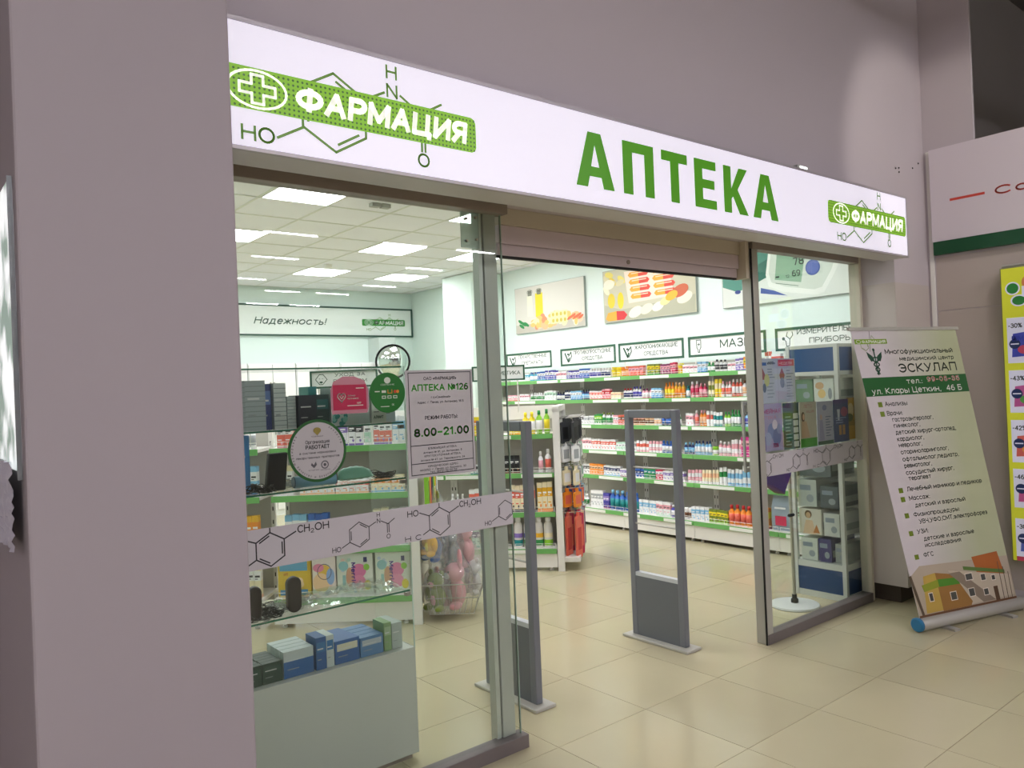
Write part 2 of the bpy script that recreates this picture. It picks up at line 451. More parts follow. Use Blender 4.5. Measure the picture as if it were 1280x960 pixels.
# hall enclosure
HZ = 5.6
struct('wall_back', MB().box(-9, 15, -17.2, -17, 0, HZ, M_hall))
struct('wall_left', MB().box(-9.2, -9, -17, 3, 0, HZ, M_hall))
struct('wall_far_rear', MB().box(6.25, 14, 3.0, 3.2, 0, HZ, mat('far hall paint', '#918c89', .8)))
struct('wall_far_right', MB().box(14, 14.2, -17, 3, 0, HZ, mat('far hall paint', '#918c89', .8)))
hc = struct('ceiling_hall', MB().box(-9, 15, -17, 3, HZ, HZ + .2, mat('hall ceiling', '#6e6a6a', .9)))
# storefront wall above the sign, to the left of the pillar and the column at its end
b = MB(); b.box(-9, X_COL, Y_COL, 3.0, 2.51, HZ, M_hall)
wf = struct('wall_front', b)
b = MB(); b.box(-9, .25, Y_COL + .25, 3.0, 0, 2.51, M_hall); b.box(.25, 1.0, 2.86, 3.0, 0, 2.51, M_hall)
struct('wall_front_left', b)
b = MB(); b.box(X_COL, X_SIDE + .03, Y_COL, 2.88, 2.30, HZ, M_hall)
b.box(X_COL, X_SIDE + .03, Y_COL, 2.88, .13, 2.30, mat('column panel', '#bdb3ae', .6, noise=.03, nscale=2))
b.box(X_COL + .06, X_SIDE + .4, Y_COL + .08, 2.88, 0, .13, mat('plinth shadow gap', '#4c4238', .8))
col = struct('wall_column', b)
b = MB()
for x, z in ((5.68, 3.12), (5.73, 3.10), (5.73, 3.13), (5.95, 3.16), (6.05, 3.21)):
    b.lathe([(.006, 0), (.006, .004)], 8, M_rubber, T=Matrix.Translation((x, Y_COL - .003, z)) @ Matrix.Rotation(R(90), 4, 'X'))
b.build('drill_hole', col, kind='stuff')
b = MB(); b.box(X_SIDE, X_SIDE + .03, 2.2, Y_COL, 3.3, HZ, M_hall); b.box(X_SIDE, X_SIDE + .25, 2.2, Y_COL, 0, 3.3, M_hall)
b.box(X_SIDE, X_SIDE + .25, -.6, 2.2, 0, 3.3, M_hall)
wr = struct('wall_right', b)
b = MB(); b.box(X_SIDE - .012, X_SIDE, 2.50, 2.53, 0, 3.3, M_white); b.build('wall_trim', wr)
b = MB(); b.box(X_SIDE - .004, X_SIDE, -.6, 2.49, .1, 2.10, mat('side panel', '#b9ada6', .6)); b.build('wall_panel', wr)
b = MB(); b.box(X_SIDE - .004, X_SIDE, -.6, 2.49, 2.105, 2.5, mat('side panel', '#b9ada6', .6)); b.build('wall_panel', wr)
# rear wing of the hall, left open above: dark void
# pillar
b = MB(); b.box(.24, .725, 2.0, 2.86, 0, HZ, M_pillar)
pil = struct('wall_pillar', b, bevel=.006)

# shop shell
XW, YB = 6.90, 11.1
struct('wall_shop_right', MB().box(XW, XW + .15, 3.0, YB, 0, H_CEIL + .3, M_mint))
struct('wall_shop_back', MB().box(-.6, XW + .15, YB, YB + .15, 0, H_CEIL + .3, M_mint))
struct('wall_shop_left', MB().box(-.75, -.6, 3.0, YB, 0, H_CEIL + .3, M_mint))
b = MB(); b.box(-.6, XW, 2.995, 3.0, 2.51, H_CEIL, M_mint); b.box(-.6, 1.0, 3.0, 3.005, 0, 2.51, M_mint); b.box(X_COL + .02, XW, 2.88, 2.885, 0, H_CEIL, M_mint)
struct('wall_shop_front', b)
struct('wall_shop_column', MB().box(6.38, XW - .002, 8.68, 9.38, 0, H_CEIL - .01, M_mint))
struct('wall_duct', MB().box(6.07, 6.37, 10.75, YB - .002, 0, 2.54, mat('duct casing', '#cfd8d2', .6)))
# suspended ceiling
b = MB(); b.box(-.6, XW, 3.0, YB, H_CEIL + .01, H_CEIL + .05, mat('ceiling grid shadow', '#8f9088', .8))
ceil = struct('ceiling', b)
M_ct = mat('mineral ceiling tile', '#f3f2f6', .9, noise=.04, nscale=60, bump=.1)
M_rail = mat('ceiling rail', '#dcdcd2', .5)
CP = .612; CX, CY = 2.425, 5.56
LIGHTS = {(0, 0), (0, 3), (3, 3), (5, 3), (3, 6), (5, 6), (0, 6), (3, 0), (5, 0), (0, -3), (3, -3), (5, -3), (-3, 0), (-3, 3), (-3, 6)}
b = MB()
ct = None
for i in range(-4, 8):
    for j in range(-4, 9):
        if (i, j) in LIGHTS: continue
        x0, x1 = max(CX + CP * i, -.6) + .006, min(CX + CP * (i + 1), XW) - .006
        y0, y1 = max(CY + CP * j, 3.0) + .006, min(CY + CP * (j + 1), YB) - .006
        if x1 - x0 < .1 or y1 - y0 < .1: continue
        if x0 > 6.3 and 8.5 < y0 < 9.4: pass
        full = abs(x1 - x0 - .6) < .01 and abs(y1 - y0 - .6) < .01
        if full and ct is not None:
            o = ct.copy(); COL.objects.link(o)
        else:
            bb = MB(); bb.box(0, x1 - x0, 0, y1 - y0, 0, .012, M_ct)
            o = bb.build('ceiling_tile', ceil)
            if full: ct = o
        o.location = (x0, y0, H_CEIL)
for i in range(-4, 8): b.box(CX + CP * i - .011, CX + CP * i + .011, 3.0, YB, H_CEIL - .004, H_CEIL + .01, M_rail)
for j in range(-4, 10): b.box(-.6, XW, CY + CP * j - .011, CY + CP * j + .011, H_CEIL - .004, H_CEIL + .01, M_rail)
b.build('ceiling_rail', ceil, kind='stuff')
E_led = emitter('led diffuser', '#fdfcff', SHOP_LAMP)
def place_words(i, j):
    a = {-3: 'leftmost', 0: 'second', 3: 'third', 5: 'fourth', 6: 'last'}[i]
    c = {-3: 'just inside the shopfront', 0: 'in the front row', 1: 'between front and middle rows', 3: 'in the middle row', 6: 'in the rear row', 8: 'over the back counter'}[j]
    return f'square white LED ceiling panel {c}, {a} column from the pillar side'
lp = None
for i, j in sorted(LIGHTS, key=lambda t: (t[1], t[0])):
    loc = (CX + CP * i + .006, CY + CP * j + .006, H_CEIL - .008)
    if lp is None:
        lp = t = thing('ceiling_light', '', 'ceiling light', loc)
        f = MB()
        for q in ((0, .6, 0, .018), (0, .6, .582, .6), (0, .018, .018, .582), (.582, .6, .018, .582)): f.box(*q, 0, .02, M_white)
        f.build('frame', t)
        MB().box(.018, .582, .018, .582, .004, .012, E_led).build('diffuser', t)
    else:
        t = copy_tree(lp); t.location = loc
    t['label'] = place_words(i, j); t['group'] = 'square LED panels in the shop ceiling'
# small ceiling fittings
t = thing('smoke_detector', 'small round smoke detector on the shop ceiling between light panels', 'smoke detector', (3.9, 7.1, H_CEIL - .03), world=True)
b = MB(); b.lathe([(.02, -.02), (.045, -.01), (.05, .028)], 14, M_white, (4.38, 8.95, H_CEIL - .03)); b.build('housing', t, smooth=True)
t = thing('sensor_box', 'small pale twin sensor fitting on the shop ceiling near the front', 'sensor', (3.1, 6.0, H_CEIL - .03), world=True)
b = MB(); b.box(3.30, 3.38, 5.86, 5.92, H_CEIL - .035, H_CEIL - .004, mat('sensor grey', '#a8aaa0', .5)); b.box(3.40, 3.48, 5.86, 5.92, H_CEIL - .035, H_CEIL - .004, mat('sensor grey', '#a8aaa0', .5)); b.build('housing', t)

# hall lamps: unseen wide panels added for light, rows of short tubes farther back
E_panel = emitter('added hall panel diffuser', '#fbf6ff', HALL_LAMP)
E_tube = emitter('tube lamp', '#fdf8ff', HALL_LAMP * 1.6)
def lamp_row(proto, name, L, W, em, y, xs, label, grp):
    for x in xs:
        if proto is None:
            proto = t = thing(name, '', 'lamp', (x, y, 4.2))
            MB().box(-L / 2 - .02, L / 2 + .02, -W / 2 - .015, W / 2 + .015, 0, .05, M_white).build('housing', t)
            MB().box(-L / 2, L / 2, -W / 2, W / 2, -.02, 0, em).build('tube' if W < .1 else 'diffuser', t)
            for q in (-1, 1):
                w = MB(); w.tube([(q * L * .45, 0, .05), (q * L * .45, 0, HZ - 4.2)], .003, M_white); w.build('hanger', t)
        else:
            t = copy_tree(proto); t.location = (x, y, 4.2)
        t['label'] = label; t['group'] = grp
    return proto
pl = lamp_row(None, 'added_panel_lamp', 1.5, .14, E_panel, -1.4, [-5.5, -3.0, -.5, 2.0, 4.5], 'added white panel lamp unseen in the hall, row nearest the shopfront', 'added hall panel lamps, nearest row')
pl = lamp_row(pl, 'added_panel_lamp', 1.5, .14, E_panel, -3.7, [-5.5, -3.0, -.5, 2.0, 4.5, 7.0], 'added white panel lamp unseen in the hall, second row from the shopfront', 'added hall panel lamps, second row')
tl = None
for y, xs, nm in ((-5.8, [8.55, 7.05, 5.0, 2.5, 0, -2.5], 'third row'), (-7.9, [8.77, 5.6, 2.4, -.8], 'fourth row'), (-10.5, [9.2, 6.0, 2.8, -.4], 'fifth row'), (-12.15, [8.8, 7.5, 5.0, 2.5, 0], 'sixth row'), (-14.7, [9.2, 8.0, 6.8, 4.0, 1.0], 'last row')):
    tl = lamp_row(tl, 'tube_lamp', .86, .034, E_tube, y, xs, f'short white tube lamp hanging in the hall, {nm} from the shopfront', 'hall tube lamps, ' + nm)

t = thing('added_spot_lamp', 'added black spot lamp, out of view in the hall, brightening the corner column', 'lamp', (4.4, .2, 5.0), world=True)  # unseen lamp added to throw a fan of light on the column
MB().lathe([(.03, 0), (.06, -.02), (.07, -.14)], 16, M_rubber, (4.4, .2, 5.0)).build('lamp_head', t, smooth=True)
w = MB(); w.tube([(4.4, .2, 5.0), (4.4, .2, HZ)], .008, M_rubber); w.build('hanger', t)
sl = bpy.data.lights.new('spot', 'SPOT'); sl.energy = 150; sl.spot_size = R(38); sl.spot_blend = .5; sl.shadow_soft_size = .05; sl.color = (1, .93, .84)
so = bpy.data.objects.new('spot', sl); COL.objects.link(so); so.location = (4.4, .2, 4.84)
so.rotation_euler = (Vector((5.95, 2.5, 3.0)) - Vector((4.4, .2, 4.84))).to_track_quat('-Z', 'Y').to_euler()

# ================================================================ SHOP SIGN (light box over the entrance)
M_signface = mat('sign face lit', '#e9e6f2', 0.4, emit=SIGN_GLOW, ecol='#e4e0f0')
M_signgreen = mat('sign lettering lit', '#4f9a10', 0.4, emit=0.22, ecol='#4f9a10')
M_molgreen = mat('sign molecule green', '#5f8a2c', 0.4, emit=0.25, ecol='#5f8a2c')
M_signwhite = mat('sign band lettering', '#eef2e2', 0.4, emit=SIGN_GLOW)
M_signband = dotted_green('sign dotted band')
M_band_plain = mat('plain green band', '#7fa51f', 0.5)

def hexagon(cx, cy, r): return [(cx + r * math.cos(R(90 + 60 * k)), cy + r * math.sin(R(90 + 60 * k))) for k in range(6)]
def mol_ring(b, F, cx, cy, r, w, m, l=0, dbl=(0, 2, 4)):
    h = hexagon(cx, cy, r); b.line(F, h, w, m, l, True)
    g = hexagon(cx, cy, r * .84)
    for k in dbl:
        a, c = Vector(g[k]), Vector(g[(k + 1) % 6]); d = (c - a) * .1
        b.line(F, [tuple(a + d), tuple(c - d)], w, m, l)
def pharm_logo(b, F, u, v, k, mol, band, wh, l=0, simple=False):
    """green band with ringed cross and word, molecule behind; u, v = centre of the oval; k = scale"""
    X = lambda a: u + k * a
    Y = lambda a: v + k * a
    ln = lambda pts, w=.009: b.line(F, [(X(p), Y(q)) for p, q in pts], w * k, mol, l)
    mol_ring(b, F, X(.264), Y(-.023), .133 * k, .009 * k, mol, l, (1, 3, 5))
    ln([(.148, -.093), (.061, -.141)]); ln([(.379, .045), (.458, .086)]); ln([(.524, .087), (.575, .056), (.62, .045), (.699, .09)])
    ln([(.607, .03), (.607, -.098)]); ln([(.622, .03), (.622, -.098)])
    b.text(F, 'HO', X(-.058), Y(-.167), .052 * k, mol, l, w=.11 * k, bold=.015)
    b.text(F, 'N', X(.467), Y(.071), .052 * k, mol, l, w=.046 * k, bold=.015)
    b.text(F, 'H', X(.467), Y(.138), .052 * k, mol, l, w=.046 * k, bold=.015)
    b.text(F, 'O', X(.587), Y(-.156), .052 * k, mol, l, w=.052 * k, bold=.015)
    c = .022
    pts = [(-.155 + c, -.067), (.855 - c, -.067), (.855 - .3 * c, -.067 + .3 * c), (.855, -.067 + c), (.855, .067 - c), (.855 - .3 * c, .067 - .3 * c), (.855 - c, .067), (-.155 + c, .067),
           (-.155 + .3 * c, .067 - .3 * c), (-.155, .067 - c), (-.155, -.067 + c), (-.155 + .3 * c, -.067 + .3 * c)]
    b.flat(F, [(X(p), Y(q)) for p, q in pts], band, l + 1)
    b.ring(F, X(0), Y(0), .095 * k, .059 * k, .008 * k, wh, l + 2)
    a, t = .058, .019; h = .045
    cr = [(-t, h), (t, h), (t, t * .8), (a, t * .8), (a, -t * .8), (t, -t * .8), (t, -h), (-t, -h), (-t, -t * .8), (-a, -t * .8), (-a, t * .8), (-t, t * .8)]
    b.line(F, [(X(p), Y(q)) for p, q in cr], .009 * k, wh, l + 2, True)
    b.text(F, 'ФАРМАЦИЯ', X(.122), Y(-.042), .086 * k, wh, l + 2, w=.685 * k, bold=.05, shear=.12)

YS = 2.38
sg = thing('shop_sign', 'long white illuminated sign box over the entrance with green lettering АПТЕКА', 'sign', (3.09, YS + .085, 2.437), world=True)
b = MB(); b.box(.73, 5.44, YS + .012, Y_COL, 2.437, 2.845, mat('sign casing', '#c9c4c4', .45)); b.build('casing', sg)
b = MB(); b.box(.74, 5.43, YS, YS + .012, 2.447, 2.84, M_signface); b.build('lit_face', sg)
b = MB(); M_trim = mat('sign trim', '#b6b0b4', .4, .3)
b.box(.73, 5.445, YS - .004, YS + .014, 2.836, 2.850, M_trim); b.box(.73, 5.445, YS - .004, YS + .014, 2.435, 2.447, M_trim); b.box(5.43, 5.445, YS - .004, YS + .014, 2.447, 2.836, M_trim)
b.build('trim', sg)
F = FX(YS)
LET = {
 'А1': [[(2.329, 2.518), (2.398, 2.518), (2.413, 2.570), (2.482, 2.570), (2.497, 2.518), (2.566, 2.518), (2.486, 2.760), (2.408, 2.760)], [(2.427, 2.613), (2.468, 2.613), (2.448, 2.692)]],
}
def glyph_A(b, x0, x1, m):
    cx = (x0 + x1) / 2; z0, z1 = 2.518, 2.760; ap = .04; w = .07; h = z1 - z0
    k = lambda z: (cx - ap - x0) / h * (z - z0)          # outer slope
    # left leg, right leg, bar
    def leg(sgn):
        p = [(-(cx - x0), z0), (-(cx - x0) + w, z0), (.0, z1 - .055), (.0, z1), (-ap, z1)]
        b.flat(F, [(cx + sgn * a, c) for a, c in p], m, 1)
    leg(1); leg(-1)
    b.rect(F, cx - .068, z0 + .048, cx + .068, z0 + .092, m, 2)
b = MB(); g = M_signgreen
glyph_A(b, 2.329, 2.566, g)
b.rect(F, 2.625, 2.518, 2.69, 2.76, g, 1); b.rect(F, 2.772, 2.518, 2.837, 2.76, g, 1); b.rect(F, 2.625, 2.712, 2.837, 2.76, g, 2)
b.rect(F, 2.957, 2.518, 3.02, 2.76, g, 1); b.rect(F, 2.892, 2.712, 3.086, 2.76, g, 2)
b.rect(F, 3.14, 2.518, 3.205, 2.76, g, 1)
for z in (2.518, 2.618, 2.715): b.rect(F, 3.14, z, 3.315 if z != 2.618 else 3.300, z + .045, g, 2)
b.rect(F, 3.378, 2.518, 3.443, 2.76, g, 1)
b.flat(F, [(3.43, 2.625), (3.512, 2.76), (3.588, 2.76), (3.498, 2.645), (3.59, 2.518), (3.51, 2.518), (3.455, 2.605), (3.43, 2.58)], g, 2)
glyph_A(b, 3.632, 3.872, g)
b.build('lettering', sg)
b = MB(); pharm_logo(b, F, .946, 2.633, 1.0, M_molgreen, M_signband, M_signwhite, 1); b.build('logo', sg, label='green dotted band with ringed cross and molecule, pillar end')
b = MB(); pharm_logo(b, F, 4.560, 2.640, 1.0, M_molgreen, M_signband, M_signwhite, 1); b.build('logo', sg, label='green dotted band with ringed cross and molecule, column end')
# cut the word band where it would pass the end of the face: it ends at 5.42
t = thing('flood_lamp', 'small silver flood lamp fixed above the long entrance sign', 'lamp', (4.25, 2.48, 2.846), world=True)
b = MB(); b.box(4.18, 4.30, 2.43, 2.52, 2.862, 2.895, M_alu); b.box(4.20, 4.28, 2.427, 2.43, 2.866, 2.89, emitter('flood glass', '#ffffff', 2.0)); b.build('lamp_head', t, bevel=.004)
b = MB(); b.box(4.23, 4.25, 2.46, 2.548, 2.848, 2.862, M_metal); b.build('bracket', t)

# ================================================================ ENTRANCE FRAMES, SHUTTER, GLASS
M_beige = mat('beige beam', '#c6bcaa', .6)
b = MB(); b.box(2.27, 4.205, 2.84, 3.0, 2.43, 2.51, M_beige); b.box(4.17, 4.205, 2.80, 2.9, 2.28, 2.51, M_beige)
struct('trim_1', b)
t = thing('roller_shutter', 'rolled up pinkish grey roller shutter above the open doorway', 'shutter', (3.2, 2.87, 2.285), world=True)
M_sh = mat('shutter paint', '#cfc0c7', .5)
MB().box(2.27, 4.17, 2.85, 2.98, 2.345, 2.43, M_sh).build('shutter_box', t, bevel=.004)
MB().box(2.27, 4.168, 2.865, 2.895, 2.29, 2.344, M_sh).build('bottom_slat', t, bevel=.003)
MB().box(2.27, 4.168, 2.87, 2.89, 2.278, 2.29, M_rubber).build('rubber_seal', t)
b = MB(); b.lathe([(.012, 0), (.012, .006)], 12, M_dark, T=Matrix.Translation((3.17, 2.865, 2.318)) @ Matrix.Rotation(R(90), 4, 'X')); b.build('lock', t)

wl = thing('window_1', 'large fixed shop window beside the pillar with stickers and notices on it', 'window', (1.6, 2.82, 0), world=True); wl['kind'] = 'structure'
MB().box(.73, 2.251, 2.816, 2.824, .06, 2.468, M_glass).build('pane', wl)
MB().box(2.251, 2.2555, 2.816, 2.824, .06, 2.468, mat('pale cut glass', '#9db5a6', .2)).build('glass_edge', wl)
MB().box(.73, 2.275, 2.785, 2.86, 0, .062, mat('scuffed floor rail', '#6e6664', .5, noise=.15, nscale=9)).build('bottom_rail', wl, bevel=.003)
MB().box(.73, 2.275, 2.785, 2.86, 2.466, 2.51, M_dark).build('top_rail', wl, bevel=.003)
MB().box(2.165, 2.238, 2.835, 2.895, .0, 2.51, M_alu).build('post', wl, bevel=.004)
MB().box(2.135, 2.158, 2.84, 2.885, .0, 2.51, mat('pale aluminium', '#c3c8c0', .35, .3)).build('post', wl, label='narrow pale post')
b = MB(); b.box(2.035, 2.135, 2.826, 2.832, 2.30, 2.462, glassy('pale plate', '#d3ddd8', .6, .1, 0, .35, '#dfe8e4'))
for x, z in ((2.06, 2.33), (2.115, 2.34), (2.06, 2.43), (2.115, 2.44)): b.lathe([(.006, 0), (.006, .02)], 8, M_dark, T=Matrix.Translation((x, 2.835, z)) @ Matrix.Rotation(R(90), 4, 'X'))
b.build('fixing_plate', wl)
wr_ = thing('window_2', 'narrow shop window between doorway and column with posters behind it', 'window', (4.9, 2.82, 0), world=True); wr_['kind'] = 'structure'
MB().box(4.29, 5.565, 2.816, 2.824, .06, 2.468, M_glass).build('pane', wr_)
MB().box(4.225, 5.565, 2.785, 2.86, 0, .062, mat('scuffed floor rail', '#6e6664', .5, noise=.15, nscale=9)).build('bottom_rail', wr_, bevel=.003)
MB().box(4.225, 5.56, 2.785, 2.86, 2.466, 2.51, M_dark).build('top_rail', wr_, bevel=.003)
MB().box(4.222, 4.285, 2.79, 2.87, 0, 2.466, M_metal).build('post', wr_, bevel=.004)
b = MB(); b.box(4.214, 4.222, 2.79, 2.80, 0, 2.466, M_rubber); b.box(4.285, 4.296, 2.80, 2.82, .06, 2.466, M_rubber); b.build('rubber_seal', wr_)
MB().box(5.565, X_COL, 2.79, 2.87, 0, 2.51, mat('jamb', '#cfc9b6', .5)).build('jamb', wr_, bevel=.003)

# ---- film strips with molecules
M_strip = mat('frosted lilac film', '#c4bfc4', .5)
M_ink = mat('black ink', '#1c1a1e', .5)
M_paper = mat('notice paper', '#bab6b8', .6)
GY = 2.8155
F = FX(GY)
st = thing('film_strip', 'lilac film strip with black molecule drawings across the window beside the pillar', 'sticker', (1.5, GY, 1.03), world=True)
b = MB(); b.box(.73, 2.255, GY - .001, GY, 1.032, 1.181, M_strip); b.build('film', st)
b = MB(); K = M_ink; w = .0035
G = FX(GY - .001)
mol_ring(b, G, 1.100, 1.100, .062, .005, K, 1)
b.line(G, [(1.100, 1.162), (1.100, 1.178)], .005, K, 1); b.line(G, [(1.154, 1.131), (1.200, 1.152)], .005, K, 1)
b.line(G, [(1.046, 1.069), (1.01, 1.05)], .005, K, 1); b.line(G, [(1.046, 1.131), (1.01, 1.145)], .005, K, 1)
b.text(G, 'CH', 1.207, 1.144, .03, K, 1, w=.05, bold=.01); b.text(G, '2', 1.260, 1.138, .017, K, 1, w=.014, bold=.01); b.text(G, 'OH', 1.277, 1.144, .03, K, 1, w=.06, bold=.01)
def para(b, cx, txt=True, s=1.0, w=.0035):
    mol_ring(b, G, cx, 1.100, .050 * s, w, K, 1, (1, 3, 5))
    b.line(G, [(cx - .043 * s, 1.075), (cx - .078 * s, 1.058)], w, K, 1); b.line(G, [(cx + .043 * s, 1.125), (cx + .075 * s, 1.140)], w, K, 1)
    b.text(G, 'HO', cx - .120 * s, 1.044, .021, K, 1, w=.038, bold=.005)
    b.text(G, 'N', cx + .080 * s, 1.133, .020, K, 1, w=.016, bold=.005); b.text(G, 'H', cx + .080 * s, 1.158, .018, K, 1, w=.015, bold=.005)
    b.line(G, [(cx + .100 * s, 1.140), (cx + .131 * s, 1.125), (cx + .162 * s, 1.143)], w, K, 1)
    for q in (-.004, .004): b.line(G, [(cx + .131 * s + q, 1.125), (cx + .131 * s + q, 1.090)], w, K, 1)
    b.text(G, 'O', cx + .122 * s, 1.064, .020, K, 1, w=.019, bold=.005)
def resor(b, cx, w=.004, top=1.160):
    mol_ring(b, G, cx, 1.100, .060, w, K, 1)
    b.line(G, [(cx, 1.160), (cx, 1.177)], w, K, 1); b.line(G, [(cx + .053, 1.13), (cx + .102, 1.152)], w, K, 1); b.line(G, [(cx - .053, 1.13), (cx - .100, 1.148)], w, K, 1)
    b.line(G, [(cx - .052, 1.07), (cx - .085, 1.054)], w, K, 1)
    b.text(G, 'HO', cx - .160, 1.136, .027, K, 1, w=.055, bold=.008)
    b.text(G, 'CH', cx + .106, 1.146, .027, K, 1, w=.046, bold=.008); b.text(G, '2', cx + .155, 1.140, .015, K, 1, w=.012, bold=.008); b.text(G, 'OH', cx + .170, 1.146, .027, K, 1, w=.055, bold=.008)
    b.text(G, 'H C', cx - .175, 1.036, .022, K, 1, w=.08, bold=.005)
b.build('molecule_print', st); b = MB(); para(b, 1.466); b.build('molecule_print', st); b = MB(); resor(b, 1.850); b.build('molecule_print', st); b = MB()
mol_ring(b, G, 2.212, 1.100, .046, .0035, K, 1, (1, 3)); b.line(G, [(2.172, 1.077), (2.134, 1.060)], .0035, K, 1); b.text(G, 'HO', 2.092, 1.044, .021, K, 1, w=.038, bold=.005)
b.build('molecule_print', st)
st = thing('film_strip', 'pale film strip with black molecule drawings across the window beside the column', 'sticker', (4.9, GY, 1.03), world=True)
b = MB(); b.box(4.305, 5.56, GY - .001, GY, 1.034, 1.176, M_strip); b.build('film', st)
b = MB()
mol_ring(b, G, 4.33, 1.085, .05, .004, K, 1, (2, 4)); b.line(G, [(4.345, 1.125), (4.39, 1.147)], .004, K, 1); b.text(G, 'CH OH', 4.395, 1.142, .026, K, 1, w=.12, bold=.005)
b.build('molecule_print', st); b = MB(); para(b, 4.668, w=.004); b.build('molecule_print', st); b = MB(); resor(b, 5.046, .0045); b.build('molecule_print', st); b = MB(); para(b, 5.40, s=.95, w=.004)
b.build('molecule_print', st)

# ---- notices on the big window
G = FX(GY)
def sticker(name, label, cat, u0, v0, u1, v1):
    return thing(name, label, cat, ((u0 + u1) / 2, GY, v0), world=True)
t = sticker('opening_hours_sheet', 'grey paper notice with green opening hours on the window beside the doorway', 'notice', 1.706, 1.295, 2.054, 1.752)
MB().box(1.706, 2.054, GY - .002, GY, 1.295, 1.752, M_paper).build('sheet', t)
b = MB(); Gs = FX(GY - .002); k = M_ink; gr = mat('green ink', '#3a9c2e', .5)
b.line(Gs, [(1.720, 1.308), (2.042, 1.308), (2.042, 1.741), (1.720, 1.741)], .0035, k, 1, True)
b.line(Gs, [(1.720, 1.432), (2.042, 1.432)], .0035, k, 1); b.line(Gs, [(1.720, 1.355), (2.042, 1.355)], .0035, k, 1)
b.text(Gs, 'ОАО «ФАРМАЦИЯ»', 1.881, 1.709, .014, k, 1, w=.17, bold=.01, al='c')
b.text(Gs, 'АПТЕКА №126', 1.881, 1.662, .030, gr, 1, w=.295, bold=.035, al='c')
b.text(Gs, 'г.о.«Семейный»', 1.881, 1.630, .010, k, 1, w=.10, al='c'); b.text(Gs, 'Адрес: г. Пенза, ул. Антонова, 18 Б', 1.881, 1.609, .010, k, 1, w=.24, al='c')
b.text(Gs, 'РЕЖИМ РАБОТЫ:', 1.881, 1.539, .017, k, 1, w=.17, bold=.01, al='c')
b.text(Gs, '8.00–21.00', 1.881, 1.468, .036, gr, 1, w=.285, bold=.045, al='c')
for z, s_, w_ in ((1.414, 'БЛИЖАЙШАЯ АПТЕКА:', .15), (1.397, 'Аптека № 91, ул. Антонова, 5', .20), (1.382, 'КРУГЛОСУТОЧНАЯ АПТЕКА:', .19), (1.365, 'Аптека № 47, ул. Терновского, 34', .23),
                  (1.338, 'ЮРИДИЧЕСКИЙ АДРЕС:', .16), (1.324, '440052, г. Пенза, ул. Баумана, 30', .24), (1.311 + .002, 'тел. (8412) 32-50-58', .14)):
    b.text(Gs, s_, 1.881, z - .002, .009, k, 1, w=w_, bold=.015, al='c')
b.build('printing', t)

t = sticker('round_sticker', 'white round sticker with dark green rim and grey emblem lettering', 'sticker', 1.22, 1.35, 1.39, 1.54)
C0 = (1.302, 1.449)
MG = mat('sticker green', '#14571c', .45)
def disc(cx, cz, r, m, th=.0015, n=40):
    b = MB(); T = Matrix.Translation((cx, GY, cz)) @ Matrix.Rotation(R(90), 4, 'X')
    b.lathe([(r, 0), (r, th)], n, m, T=T); return b
disc(*C0, .121, MG).build('sheet', t)
b = MB(); Gs = FX(GY - .0015); b.ell(Gs, *C0, .110, .110, M_paper, 1, 40)
gy = mat('grey ink', '#55545a', .5); br = mat('olive ink', '#8a7a32', .5)
b.ell(Gs, 1.302, 1.528, .016, .011, br, 2); b.flat(Gs, [(1.286, 1.524), (1.302, 1.508), (1.318, 1.524)], br, 3)
b.text(Gs, 'РОСЗДРАВНАДЗОР', 1.302, 1.502, .005, gy, 2, w=.05, al='c')
b.text(Gs, 'Организация', 1.302, 1.477, .014, k, 2, w=.10, bold=.01, al='c')
b.text(Gs, 'РАБОТАЕТ', 1.302, 1.456, .016, k, 2, w=.10, bold=.03, al='c')
b.text(Gs, 'в системе маркировки', 1.302, 1.438, .009, k, 2, w=.15, bold=.02, al='c')
b.text(Gs, 'лекарственных препаратов', 1.302, 1.420, .009, k, 2, w=.18, bold=.02, al='c')
b.ring(Gs, 1.329, 1.393, .014, .014, .004, gy, 2, 20); b.ell(Gs, 1.329, 1.393, .006, .006, gy, 3, 12)
b.flat(Gs, [(1.283, 1.395), (1.292, 1.408), (1.296, 1.395), (1.284, 1.383), (1.271, 1.395), (1.275, 1.404)], gy, 2)
b.text(Gs, 'ЧЕСТНЫЙ ЗНАК', 1.283, 1.373, .005, gy, 2, w=.045, al='c'); b.text(Gs, 'МИНЗДРАВ', 1.33, 1.371, .005, gy, 2, w=.04, al='c')
for i, ch in enumerate('Маркировка'):
    a = R(205 - i * 6.5); b.text(Gs, ch, C0[0] + .101 * math.cos(a), C0[1] + .101 * math.sin(a), .009, k, 2, al='c', rot=a - math.pi / 2)
for i, ch in enumerate('лекарств'):
    a = R(60 - i * 6.5); b.text(Gs, ch, C0[0] + .098 * math.cos(a), C0[1] + .098 * math.sin(a), .009, k, 2, al='c', rot=a - math.pi / 2)
for i, ch in enumerate('Качество и безопасность'):
    a = R(215 + i * 5.2); b.text(Gs, ch, C0[0] + .105 * math.cos(a), C0[1] + .105 * math.sin(a), .009, k, 2, al='c', rot=a + math.pi / 2)
b.build('printing', t)

